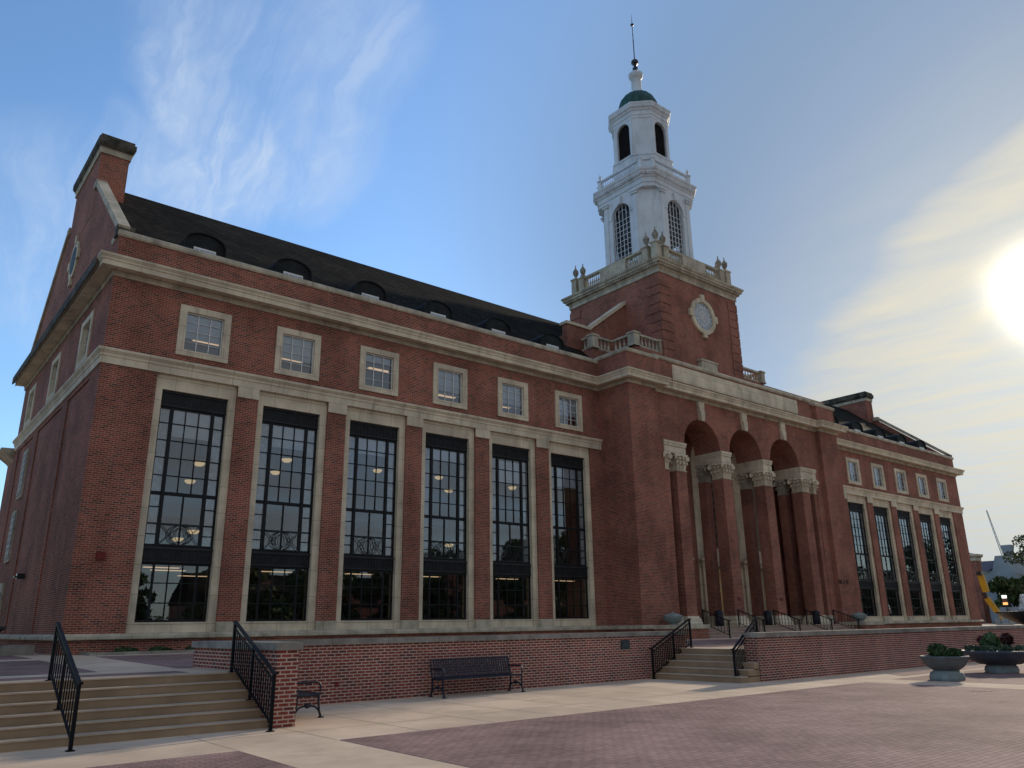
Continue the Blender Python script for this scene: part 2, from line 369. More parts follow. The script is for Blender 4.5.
def mounds(m, blobs, n, size, mi=0, flat=.0, seed=1):
    """leaf-sized faces spread through ellipsoid volumes (cx,cy,cz,rx,ry,rz)"""
    q = random.Random(seed)
    tot = sum(b[3]*b[4]*b[5] for b in blobs)
    for b in blobs:
        for _ in range(int(n*b[3]*b[4]*b[5]/tot)+1):
            while True:
                x, y, z = q.uniform(-1, 1), q.uniform(-1, 1), q.uniform(-1, 1); k = x*x+y*y+z*z
                if k <= 1 and k > q.random()*.75: break
            c = Vector((b[0]+x*b[3], b[1]+y*b[4], b[2]+z*b[5]))
            nv = Vector((q.gauss(0, 1), q.gauss(0, 1), q.gauss(.4, .8))).normalized()
            u = nv.orthogonal().normalized(); ang = q.uniform(0, 6.28); v = nv.cross(u)
            u, v = u*math.cos(ang)+v*math.sin(ang), v*math.cos(ang)-u*math.sin(ang)
            s_ = size*q.uniform(.6, 1.4)
            m.add([c-u*s_, c-v*s_*.45, c+u*s_, c+v*s_*.45], [(0, 1, 2, 3)], mi)

# ------------------------------------------------------------------ constants measured from the photograph
L = 66.538; CXM = L/2; XC = 23.321; PJ = 2.131; YA = -1.84; JX = 25.4
X1, SP, WD, FR = 3.182, 3.593, 1.145, .256
ZT = .87                                     # terrace edge level
def terr(y): return ZT+max(0.0, min(1.0, (y+9.5)/8.5))*.11
def mirror(p): return (L-p[0], p[1], p[2])

# ================================================================== ground
m = M(); m.quad((-600, -600, 0), (900, -600, 0), (900, 700, 0), (-600, 700, 0)); tag(m.build('ground', ASPH), kind='structure')
m = M(); m.quad((-40, -60, .004), (95, -60, .004), (95, -9.6, .004), (-40, -9.6, .004)); tag(m.build('plaza_pavement', CONC), kind='structure')
m = M()
for (x0, x1) in ((-16.0, -.46), (1.1, 17.2), (18.8, 35.5), (37, 54), (55.6, 72)):
    m.quad((x0, -33, .008), (x1, -33, .008), (x1, -15.66, .008), (x0, -15.66, .008))
m.quad((20.2, -15.3, .008), (60, -15.3, .008), (60, -14.35, .008), (21.0, -14.35, .008))
tag(m.build('paver_field', PAVER), kind='structure')
# joints cut in the concrete
m = M()
JOINT = mat('concrete_joint', (.36, .28, .21), .9, .1, 3)
for x in [i*1.55-.46 for i in range(0, 12)]:
    m.quad((x-.008, -15.6, .006), (x+.008, -15.6, .006), (x+.008, -10.02, .006), (x-.008, -10.02, .006))
m.quad((-8, -14.25, .0065), (17, -14.25, .0065), (17, -14.235, .0065), (-8, -14.235, .0065))
m.quad((1.3, -12.2, .0065), (14.7, -12.2, .0065), (14.7, -12.185, .0065), (1.3, -12.185, .0065))
tag(m.build('pavement_joint', JOINT), kind='structure')
# terrace
def tsheet(m, x0, x1, y0, y1, dz=0.0, mi=0):
    ys = sorted({y0, y1} | {y for y in (-9.5, -1.0) if y0 < y < y1})
    for a, b in zip(ys[:-1], ys[1:]):
        m.quad((x0, a, terr(a)+dz), (x1, a, terr(a)+dz), (x1, b, terr(b)+dz), (x0, b, terr(b)+dz), mi)
m = M(); tsheet(m, -40, .92, -11.83, 40); tsheet(m, .92, 16.15, -9.6, 1.0); tsheet(m, 16.15, 110, -12.85, 40)
tag(m.build('terrace', CONC), kind='structure')
m = M()
for (x0, x1, y0, y1) in ((-16, -1.0, -9.4, -3.2), (-16, -1.0, -2.2, 2.5), (.55, 15.5, -9.3, -2.0), (17.2, 26, -10.5, -5.2), (27.6, 45, -10.5, -5.2), (-16, .2, -11.2, -10.35)):
    tsheet(m, x0, x1, y0, y1, .004)
tag(m.build('terrace_paver', PAVER), kind='structure')
m = M(); m.quad((66, 20, .99), (400, 20, .99), (400, 300, .99), (66, 300, .99)); tag(m.build('lawn', GRASS), kind='structure')

# steps
NS, TR = 6, .297
def stair_mesh(n, rise, tread, width):
    m = M()      # local: climbs +y from y=0, x 0..width
    for i in range(n):
        z1 = (i+1)*rise
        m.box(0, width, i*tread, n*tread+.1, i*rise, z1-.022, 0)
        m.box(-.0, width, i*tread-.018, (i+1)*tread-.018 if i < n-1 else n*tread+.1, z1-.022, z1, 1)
    return m
sm = stair_mesh(NS, ZT/NS, TR, 10.935)
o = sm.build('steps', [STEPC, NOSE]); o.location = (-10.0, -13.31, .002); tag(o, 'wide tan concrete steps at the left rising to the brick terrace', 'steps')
sm = stair_mesh(5, (ZT)/5, .33, 3.36)
o = sm.build('steps', [STEPC, NOSE]); o.location = (14.72, -10.0, .002); o.rotation_euler = (0, 0, -math.pi/2)
tag(o, 'narrow tan concrete steps between the two brick retaining walls', 'steps')
NP, PT = 4, .32
m = M()
zb = terr(-3.9)
for i in range(NP):
    z1 = zb+(i+1)*(1.46-zb)/NP
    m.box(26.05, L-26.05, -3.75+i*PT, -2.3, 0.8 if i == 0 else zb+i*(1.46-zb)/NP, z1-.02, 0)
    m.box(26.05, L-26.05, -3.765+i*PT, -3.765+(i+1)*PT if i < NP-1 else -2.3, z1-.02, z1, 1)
tag(m.build('steps', [mat('pink_granite_step', (.36, .26, .22), .8, .12, 2), NOSE]), 'pinkish entrance steps below the three arches', 'steps')

# retaining walls
def wall_cap(m, x0, x1, y0, y1, z0, z1, seg=1.5):
    o = .05
    m.box(x0-o, x1+o, y0-o, y1+o, z0, z1, 0)
t = thing('retaining_wall', 'long low brick retaining wall behind the two black benches', 'wall', (.8, -13.5, 0))
def lp(m, name, mt, par):      # build with world coordinates under a translated thing
    ob = m.build(name, mt, par); ob.matrix_parent_inverse = Matrix.Translation(par.location).inverted(); return ob
m = M(); m.box(.94, 1.35, -13.52, -10.0, 0, 1.285); m.box(1.35, 16.6, -10.0, -9.55, 0, 1.27); m.box(.94, 1.35, -10, -9.10, 0, 1.285)
lp(m, 'brick_body', BRICKW, t)
m = M(); wall_cap(m, .94, 1.35, -13.52, -9.10, 1.285, 1.415); m.box(1.402, 16.65, -10.05, -9.5, 1.27, 1.40)
lp(m, 'stone_cap', CAPST, t)
m = M(); m.box(13.45, 13.83, -10.025, -9.999, .90, 1.17); m.box(13.49, 13.79, -10.031, -10.024, .94, 1.13)
lp(m, 'plaque', SLATEB, t)
m = M(); m.box(3.9, 3.98, -10.02, -9.999, .36, .46); lp(m, 'valve_cover', REDB, t)
t = thing('retaining_wall', 'long brick retaining wall to the right of the middle steps, behind the planters', 'wall', (15.62, -13.4, 0))
m = M(); m.box(15.62, 80, -13.4, -12.92, 0, 1.21); lp(m, 'brick_body', BRICKW, t)
m = M(); wall_cap(m, 15.62, 80, -13.4, -12.92, 1.21, 1.345); lp(m, 'stone_cap', CAPST, t)

# ================================================================== library
lib = thing('library_building', 'long red brick library with three-arched entrance, tall windows and a white lantern tower', 'building')
def pieces(m, tol=.012):
    """split a builder into the pieces whose boxes do not touch"""
    n = len(m.v); par = list(range(n))
    def find(a):
        while par[a] != a: par[a] = par[par[a]]; a = par[a]
        return a
    for f in m.f:
        for v in f[1:]: par[find(v)] = find(f[0])
    groups = {}
    for i, f in enumerate(m.f): groups.setdefault(find(f[0]), []).append(i)
    items = []
    for fs in groups.values():
        vs = {v for i in fs for v in m.f[i]}; lo = [min(m.v[v][k] for v in vs)-tol for k in range(3)]; hi = [max(m.v[v][k] for v in vs)+tol for k in range(3)]
        items.append([lo, hi, fs])
    done = False
    while not done:
        done = True; out = []
        for lo, hi, fs in items:
            for o in out:
                if all(lo[k] <= o[1][k] and hi[k] >= o[0][k] for k in range(3)):
                    o[0] = [min(lo[k], o[0][k]) for k in range(3)]; o[1] = [max(hi[k], o[1][k]) for k in range(3)]; o[2] = o[2]+fs; done = False; break
            else: out.append([lo, hi, fs])
        items = out
    return items
def part(name, m, mt, par=lib, most=40):
    it = pieces(m) if len(m.f) < 4000 else []
    if not 1 < len(it) <= most: return m.build(name, mt, par)
    first = None
    for lo, hi, fs in it:
        k = M(); mp = {}
        for i in fs:
            q = []
            for v in m.f[i]:
                if v not in mp: mp[v] = len(k.v); k.v.append(m.v[v])
                q.append(mp[v])
            if i in m.smooth: k.smooth.add(len(k.f))
            k.f.append(q); k.mi.append(m.mi[i])
        o = k.build(name, mt, par); first = first or o
    return first

def wing(mir):
    xf = mirror if mir else None
    K = lambda: M(xf, mir)
    # brick walls --------------------------------------------------
    m = K(); T = .42
    xs = [X1+i*SP for i in range(6)]; HO = WD+FR
    m.box(.0, xs[0]-HO, 0, T, 1.57, 10.12)
    for a, b in zip(xs[:-1], xs[1:]): m.box(a+HO, b-HO, 0, T, 1.90, 10.12)
    m.box(xs[5]+HO, XC+.02, 0, T, 1.57, 10.12)
    # upper storey with square openings
    UH = .70; Z0, Z1 = 11.07, 12.58
    m.box(0, XC+.02, 0, T, 10.60, Z0); m.box(0, XC+.02, 0, T, Z1, 13.9)
    prev = 0.0
    for x in xs: m.box(prev, x-UH, 0, T, Z0, Z1); prev = x+UH
    m.box(prev, XC+.02, 0, T, Z0, Z1)
    m.box(0, XC+.02, 0, T, 13.9, 14.75)           # parapet
    m.box(0, XC+.02, .02, T, .6, 1.40)            # below the base course
    # end wall: pilaster strips with recessed panels
    D = 17.2; up = [3.3, 8.9, 14.4]
    m.box(0, T, T, D, .6, 1.60)
    m.box(.05, T, T, D, 1.60, 10.12)
    for a, b in ((T, 1.5), (5.0, 6.0), (11.0, 12.1), (16.0, D)): m.box(0, .05, a, b, 1.60, 9.95)
    m.box(0, .05, T, D, 9.95, 10.12)
    m.box(0, T, T, D, 10.60, Z0); m.box(0, T, T, D, Z1, 13.9)
    prev = T
    for y in up: m.box(0, T, prev, y-UH, Z0, Z1); prev = y+UH
    m.box(0, T, prev, D, Z0, Z1)
    # gable
    m.prism([(T+.002, 13.9), (D, 13.9), (D, 14.75), (D-.3, 15.0), (11.5, 19.35), (11.02, 19.7), (6.18, 19.7), (5.7, 19.35), (T+.002, 15.12)], 'x', 0, .22)
    m.box(T, XC+12, D-T, D, .6, 14.75)            # rear
    part('wing_wall', m, BRICK)
    # lower rear block
    m = K(); m.box(.02, 8, D+.002, D+1.9, .6, 9.95); part('rear_wall', m, BRICK)
    m = K(); m.sweep([(.02, D+1.9), (.02, D+.002)], [(0, 9.7), (.1, 9.8), (.5, 10.1), (.6, 10.2), (.6, 10.28), (0, 10.3)]); part('rear_cornice', m, STONED)
    # stone trim ---------------------------------------------------
    m = K()
    pw = [(0, D), (0, 0), (XC, 0)]
    m.sweep(pw, [(0, 10.122), (.05, 10.122), (.05, 10.36), (.08, 10.38), (.08, 10.46), (.17, 10.56), (.17, 10.64), (0, 10.66)])
    for a, b in [(xs[i]+HO+.002, xs[i+1]-HO-.002) for i in range(5)]:
        m.box(a, b, -.06, -.002, 9.72, 10.121); m.box(a, b, -.075, -.06, 9.72, 9.78)
    m.box(.005, XC, .003, .42, 10.123, 10.598); m.box(.005, XC, .003, .42, 1.402, 1.573)
    part('belt_course', m, STONE)
    m = K()
    m.sweep(pw, [(0, 1.395), (.14, 1.395), (.16, 1.42), (.16, 1.50), (.05, 1.575), (0, 1.575)])
    part('base_course', m, STONED)
    m = K()
    for a, b in zip(xs[:-1], xs[1:]): m.box(a+HO+.002, b-HO-.002, -.05, T, 1.578, 1.90)
    part('pier_plinth', m, STONED)
    # parapet cap
    m = K(); m.sweep([(.02, .9), (.02, 0), (XC, 0)], [(0, 14.75), (.05, 14.75), (.09, 14.8), (.09, 14.93), (.05, 14.98), (-.5, 14.99)])
    part('parapet_cap', m, STONED)
    # gable coping
    m = K()
    for (ya, za, yb, zb_) in ((.12, 14.98, 5.72, 19.42), (D-.12, 14.98, 11.48, 19.42)):
        t = Vector((yb-ya, zb_-za)).normalized(); n_ = Vector((-t.y, t.x)) if ya < 5 else Vector((t.y, -t.x)); h = .24
        pl = [(ya, za), (yb, zb_), (yb+n_.x*h, zb_+n_.y*h), (ya+n_.x*h, za+n_.y*h)]
        m.prism(pl, 'x', -.09, .30)
    m.box(-.10, .31, 5.70, 6.17, 19.42, 19.75); m.box(-.10, .31, 11.03, 11.5, 19.42, 19.75)
    part('gable_coping', m, STONED)
    m = K(); m.box(-.11, T+.05, .02, .36, 14.76, 15.2); part('kneeler', m, BLACKST)
    # gable medallion
    m = K(); ring = [(8.6+.78*math.cos(q), 17.1+.92*math.sin(q)) for q in [2*math.pi*k/24 for k in range(24)]]
    m.prism(ring, 'x', -.07, -.002)
    for (dy, dz_) in ((0, 1.0), (0, -1.0), (.86, 0), (-.86, 0)): m.box(-.10, -.0025, 8.6+dy-.16, 8.6+dy+.16, 17.1+dz_-.2, 17.1+dz_+.2)
    o = part('medallion', m, STONE)
    m = K(); ring = [(8.6+.52*math.cos(q), 17.1+.64*math.sin(q)) for q in [2*math.pi*k/24 for k in range(24)]]
    m.prism(ring, 'x', -.085, -.071); part('pane', m, LOUV, o)
    # chimney
    m = K(); m.box(-.012, 1.1, 6.19, 11.01, 18.3, 21.36); ch = part('chimney', m, BRICK)
    m = K(); sq = [(-.012, 11.01), (-.012, 6.19), (1.1, 6.19), (1.1, 11.01)]
    m.sweep(sq, [(.0, 21.3), (.06, 21.3), (.06, 21.52), (.1, 21.56), (.0, 21.57)], closed=True)
    part('cap_band', m, STONED, ch)
    m = K(); m.sweep(sq, [(.06, 21.57), (.14, 21.66), (.19, 21.76), (.19, 22.0), (.12, 22.05), (.12, 22.16), (-.3, 22.18)], closed=True); m.box(.1, 1.0, 6.3, 10.9, 21.6, 22.175)
    part('cap', m, BLACKST, ch)
    # roof
    m = K(); m.prism([(.35, 14.6), (D-.35, 14.6), (8.9, 20.9), (8.3, 20.9)], 'x', T+.01, CXM-1, 0); part('roof', m, ROOF)
    # side upper windows
    for y in up:
        m = K()
        for (a, b, c, dd) in ((y-.914, y+.914, 12.54, 12.77), (y-.914, y+.914, 10.886, 11.11), (y-.914, y-.66, 11.11, 12.54), (y+.66, y+.914, 11.11, 12.54)):
            m.box(-.05, .2, a, b, c, dd)
        o = part('upper_window', m, STONE)
        m = K(); m.quad((.14, y-.66, 11.11), (.14, y-.66, 12.54), (.14, y+.66, 12.54), (.14, y+.66, 11.11)); part('pane', m, GLASS, o)
        m = K(); m.box(.165, .175, y-.655, y+.655, 11.3, 12.535); part('blind', m, BLIND, o)
        m = K()
        for k in (-.22, .22): m.box(.11, .135, y+k-.012, y+k+.012, 11.11, 12.54)
        for z in (11.47, 11.83, 12.18): m.box(.112, .133, y-.66, y+.66, z-.012, z+.012)
        part('glazing_bars', m, WMUNT, o)
    if not mir:
        for (y, z0, z1) in ((13.3, 7.45, 9.4), (13.7, 4.7, 6.7)):
            m = K(); m.box(-.02, .049, y-.62, y+.62, z0-.12, z1+.12); o = part('side_window', m, STONED)
            m = K(); m.box(-.032, -.021, y-.5, y+.5, z0, z1); part('pane', m, LOUV, o)
            m = K()
            for k in range(-2, 3): m.box(-.05, -.033, y+k*.2-.012, y+k*.2+.012, z0, z1)
            for k in range(1, 7): m.box(-.049, -.034, y-.5, y+.5, z0+k*(z1-z0)/7-.012, z0+k*(z1-z0)/7+.012)
            part('glazing_bars', m, WMUNT, o)
        m = K(); m.box(-.04, .049, 13.2, 15.2, .98, 3.7); o = part('side_door', m, STONED)
        m = K(); m.box(-.06, -.041, 13.45, 14.95, .98, 3.3); part('leaf', m, LOUV, o)
        m = K(); m.box(-.22, .049, 8.5, 8.75, 3.62, 3.82); m.box(-.30, -.1, 8.53, 8.72, 3.66, 3.72); part('wall_lamp', m, BLACK)
        m = K(); m.box(.65, .90, -.09, .0, 3.79, 4.01); part('alarm_box', m, REDB)
    # interior -----------------------------------------------------
    m = K()
    IX0, IX1, IY0, IY1 = T+.02, XC-.05, T+.02, 8.0
    for (z0, z1) in ((1.40, 1.48), (3.75, 4.20), (10.15, 10.55), (13.25, 13.6)):
        m.box(IX0, IX1, IY0, IY1, z0, z1)
    m.box(IX0, IX1, IY1, IY1+.1, 1.4, 13.6)
    m.box(IX0-.01, IX0+.02, IY0, IY1, 1.4, 13.6); m.box(IX1-.02, IX1+.01, IY0, IY1, 1.4, 13.6)
    part('interior', m, INTW)
    m = K()
    q = random.Random(3 if mir else 5)
    x = 1.0
    while x < XC-2.5:
        wd_ = q.uniform(.9, 1.8); m.box(x, x+wd_, 5.2, 5.7, 1.481, 1.48+q.uniform(1.5, 2.1)); m.box(x, x+wd_, 6.0, 6.5, 4.201, 4.2+q.uniform(1.8, 2.4)); x += wd_+q.uniform(.3, 1.2)
    part('built_in_shelf', m, INTD)
    # dormers
    out = []
    return xs
for mir in (False, True): wing(mir)
XS = [X1+i*SP for i in range(6)]; XALL = XS+[L-x for x in XS][::-1]

# tall window, built at x = 0
m = M(); HO = WD+FR
for s_ in (-1, 1):
    m.box(s_*WD, s_*HO, -.07, .40, 1.578, 10.12)
    m.box(s_*(HO-.07), s_*HO, -.10, -.07, 1.578, 10.12)
m.box(-WD, WD, -.07, .40, 9.61, 10.12)
m.box(-HO, HO, -.10, -.07, 10.0, 10.118)
m.box(-WD, WD, -.03, .40, 1.578, 1.888); m.box(-WD-.0, WD, -.05, .10, 1.84, 1.90)
TW = m.build('tall_window', STONE, lib)
m = M(); m.quad((-WD, .27, 1.888), (WD, .27, 1.888), (WD, .27, 3.79), (-WD, .27, 3.79)); m.quad((-WD, .27, 4.29), (WD, .27, 4.29), (WD, .27, 9.06), (-WD, .27, 9.06))
part('pane', m, GLASS, TW)
m = M()          # dark louvred header and spandrel
for (z0, z1) in ((9.06, 9.61), (3.79, 4.29)):
    m.box(-WD, WD, .22, .38, z0, z1)
    for k in range(34): x = -WD+.03+k*(2*WD-.06)/33; m.box(x-.014, x+.014, .19, .22, z0+.05, z1-.09)
    m.box(-WD, WD, .16, .22, z1-.08, z1); m.box(-WD, WD, .17, .22, z0, z0+.05)
part('louvre_panel', m, LOUV, TW)
m = M(); yb0, yb1 = .235, .264
def vbar(x, z0, z1, w_): m.box(x-w_/2, x+w_/2, yb0, yb1, z0, z1)
def hbar(z, x0, x1, h_): m.box(x0, x1, yb0+.004, yb1-.004, z-h_/2, z+h_/2)
for s_ in (-1, 1): vbar(s_*(WD-.035), 1.888, 3.79, .07); vbar(s_*(WD-.035), 4.29, 9.06, .07); vbar(s_*.70, 1.888, 3.79, .075); m.box(s_*.70-.055, s_*.70+.055, yb0-.02, yb1, 4.29, 9.06); vbar(s_*.225, 6.06, 9.06, .032); vbar(s_*.225, 1.888, 3.79, .032)
vbar(0, 4.29, 6.06, .05)
for z in (8.48, 7.88, 7.28, 6.67): hbar(z, -WD, WD, .034)
hbar(6.06, -WD, WD, .12); hbar(5.05, -WD, WD, .05); hbar(4.33, -WD, WD, .10); hbar(9.02, -WD, WD, .09)
for z in (5.6, 4.7):
    for s_ in (-1, 1): hbar(z, s_*.74, s_*WD, .034)
for z in (3.13, 2.50): hbar(z, -WD, WD, .036)
hbar(1.93, -WD, WD, .08); hbar(3.75, -WD, WD, .08)
m.build('glazing_bars', DARKMET, TW)
m = M()          # curved iron grille at the foot of the upper light
for (cx_, rx, rz_) in ((0, .30, .33), (0, .42, .33), (0, .17, .24)):
    m.tube([(cx_+rx*math.cos(2*math.pi*k/20), .17, 4.70+rz_*math.sin(2*math.pi*k/20)) for k in range(21)], .012, 5)
for s_ in (-1, 1):
    m.bar((s_*.64, .17, 5.02), (s_*.20, .17, 4.55), .02, .02); m.bar((s_*.64, .17, 4.38), (s_*.20, .17, 4.85), .02, .02)
m.bar((-.65, .17, 5.03), (.65, .17, 5.03), .02, .03); m.bar((-.65, .17, 4.37), (.65, .17, 4.37), .02, .03)
m.build('grille', BLACK, TW)
m = M()          # curtains behind the side lights
for s_ in (-1, 1):
    pts = []; n_ = 16
    for k in range(n_+1): pts.append((s_*(.76+k*(.36/n_)), .46+.03*math.sin(k*2.3)))
    for a, b in zip(pts[:-1], pts[1:]): m.quad((a[0], a[1], 4.3), (b[0], b[1], 4.3), (b[0], b[1], 9.1), (a[0], a[1], 9.1))
part('curtain', m, CURT, TW)
m = M(); m.box(-.70, .70, .44, .47, 8.05, 9.1); m.build('blind', BLIND, TW)
for ch in TW.children:
    if not ch.name.startswith(('curtain', 'blind')): ch.location = (0, -.13, 0)
    else: ch.location = (0, -.26, 0)
TW.location = (XALL[0], .20, 0)
q = random.Random(21)
for x in XALL[1:]:
    c = copy_tree(TW, lib, (x, .20, 0))
    for ch in c.children:
        if ch.name.startswith('blind'): ch.location.z = q.choice((0, .1, .3, .4, -.2))
        if ch.name.startswith('curtain'): ch.location.x = q.uniform(-.05, .05)

# upper square window
m = M()
for (a, b, c, dd) in ((-.914, .914, 12.54, 12.77), (-.914, .914, 10.886, 11.11), (-.914, -.66, 11.11, 12.54), (.66, .914, 11.11, 12.54)): m.box(a, b, -.06, .22, c, dd)
UW = m.build('upper_window', STONE, lib)
m = M(); m.quad((-.66, .17, 11.11), (.66, .17, 11.11), (.66, .17, 12.54), (-.66, .17, 12.54)); m.build('pane', GLASS, UW)
m = M()
for k in (-.22, .22): m.box(k-.014, k+.014, .13, .165, 11.11, 12.54)
for z in (11.44, 11.85, 12.2): m.box(-.66, .66, .132, .163, z-.008, z+.008)
for s_ in (-1, 1): m.box(s_*.63, s_*.66, .12, .165, 11.11, 12.54)
m.box(-.66, .66, .12, .165, 12.5, 12.54); m.box(-.66, .66, .12, .165, 11.11, 11.15)
m.build('glazing_bars', WMUNT, UW)
m = M(); m.box(-.66, .66, .24, .26, 11.62, 12.54); UB = m.build('blind', BLIND, UW)
for ch in UW.children: ch.location = (0, -.07, 0)
UW.location = (XALL[0], 0, 0)
for i, x in enumerate(XALL[1:]):
    c = copy_tree(UW, lib, (x, 0, 0))
    for ch in c.children:
        if ch.name.startswith('blind') and i in (1, 5, 8): ch.scale = (1, 1, 1); ch.location = (0, -.07, .62)

# dormers
m = M()
ap = arch_pts(0, .74, 15.80, 12, .42)
m.prism([(-.74, 14.7), (.74, 14.7)]+ap, 'y', 1.05, 2.9); DM = m.build('dormer', LEAD, lib)
m = M(); ap2 = arch_pts(0, .80, 15.80, 12, .47)
pl = [(-.84, 15.5), (.84, 15.5)]+ap2
m.prism([(-.745, 15.5), (-.745, 15.80)]+[(p[0], p[1]) for p in arch_pts(0, .745, 15.80, 12, .425)[::-1]][1:-1]+[(.745, 15.80), (.745, 15.5), (.80, 15.5)]+ap2+[(-.80, 15.5)], 'y', .97, 3.0)
m.build('hood', LEAD, DM)
m = M(); m.box(-.42, .42, 1.0, 1.05, 14.75, 15.62)
DW = m.build('window', WMUNT, DM)
m = M()
for i in range(4):
    for j in range(4): m.box(-.39+i*.2, -.39+i*.2+.17, .992, 1.0, 14.78+j*.2, 14.78+j*.2+.17)
m.build('pane', mat('dormer_glass', (.35, .42, .48), .15, .1, 3, spec=.6), DM)
DM.location = (XALL[0], 0, 0)
for x in XALL[1:]: copy_tree(DM, lib, (x, 0, 0))

# ------------------------------------------------------------------ central block
m = M()
for s_ in (0, 1):
    X = (lambda a: a) if s_ == 0 else (lambda a: L-a)
    m.box(X(XC), X(JX), -PJ, 1.4, .6, 14.9); m.box(X(JX), X(26.07), YA, 1.4, .6, 14.9)
# screen wall with three arches
AR, AZ = 1.545, 10.70
AC = [CXM-3.95, CXM, CXM+3.95]
bx = [26.07, CXM-1.975, CXM+1.975, L-26.07]
for c_, a, b in zip(AC, bx[:-1], bx[1:]): arch_wall(m, a, b, YA, -.1, AZ, 14.9, c_, AR)
# back wall of the porch
GB = .83
zz = [1.46, 10.7, 14.0]
edges = [26.07]+[v for c_ in AC for v in (c_-AR, c_+AR)]+[L-26.07]
for a, b in zip(edges[::2], edges[1::2]): m.box(a, b, .96, 1.36, .6, AZ)
for c_, a, b in zip(AC, bx[:-1], bx[1:]): arch_wall(m, a, b, .96, 1.36, AZ, 12.9, c_, AR)
m.box(26.08, L-26.08, -.09, 1.36, 12.9, 13.1)
part('central_wall', m, BRICK)
m = M(); m.box(JX, L-JX, -2.32, 1.3, .8, 1.458); part('porch_floor', m, STEPC)
YB = .90
# stone window surrounds in the back wall
for c_ in AC:
    m = M()
    for s_ in (-1, 1): m.box(c_+s_*GB, c_+s_*AR, YB, YB+.46, 1.46, AZ)
    o1 = arch_pts(c_, AR-.003, AZ, 18); i1 = arch_pts(c_, GB, AZ, 18)
    for a, b, c2, d2 in zip(o1[:-1], o1[1:], i1[:-1], i1[1:]):
        m.quad((a[0], YB, a[1]), (c2[0], YB, c2[1]), (d2[0], YB, d2[1]), (b[0], YB, b[1]))
        m.quad((c2[0], YB, c2[1]), (c2[0], YB+.46, c2[1]), (d2[0], YB+.46, d2[1]), (d2[0], YB, d2[1]))
    # door case with pediment
    m.box(c_-1.35, c_-.80, YB-.12, YB-.001, 1.46, 4.75); m.box(c_+.80, c_+1.35, YB-.12, YB-.001, 1.46, 4.75)
    m.box(c_-1.45, c_+1.45, YB-.16, YB-.001, 4.75, 4.98)
    m.prism([(c_-1.62, 4.98), (c_+1.62, 4.98), (c_+1.62, 5.08), (c_, 5.75), (c_-1.62, 5.08)], 'y', YB-.32, YB-.001)
    m.build('window_surround', STONE, lib)
for c_ in AC:
    m = M(); m.quad((c_-GB, YB+.36, 1.46), (c_+GB, YB+.36, 1.46), (c_+GB, YB+.36, AZ+GB), (c_-GB, YB+.36, AZ+GB)); o = part('arched_window', m, GLASS)
    m = M()
    for k in (-.42, 0, .42): m.box(c_+k-.025, c_+k+.025, .29+YB, .35+YB, 4.6, AZ+.75)
    for k in range(12): m.box(c_-GB, c_+GB, .295+YB, .345+YB, 5.0+k*.5, 5.045+k*.5)
    part('glazing_bars', m, DARKMET, o)
    m = M()
    for s_ in (-1, 1): m.box(c_+s_*.03, c_+s_*.12, .18+YB, .26+YB, 1.47, 4.55); m.box(c_+s_*.70, c_+s_*.82, .18+YB, .26+YB, 1.47, 4.55); m.box(c_+s_*.12, c_+s_*.70, .182+YB, .258+YB, 1.47, 1.75); m.box(c_+s_*.12, c_+s_*.70, .182+YB, .258+YB, 3.6, 3.75); m.box(c_+s_*.12, c_+s_*.70, .182+YB, .258+YB, 4.45, 4.55)
    part('door', m, DOORM, o)
# lobby behind the porch
m = M()
for (z0, z1) in ((1.38, 1.44), (4.7, 4.75), (12.4, 12.5)): m.box(24.2, L-24.2, 1.45, 8, z0, z1)
m.box(24.2, L-24.2, 8, 8.1, 1.4, 12.5); m.box(24.1, 24.2, 1.45, 8, 1.4, 12.5); m.box(L-24.2, L-24.1, 1.45, 8, 1.4, 12.5)
part('lobby_interior', m, INTW)
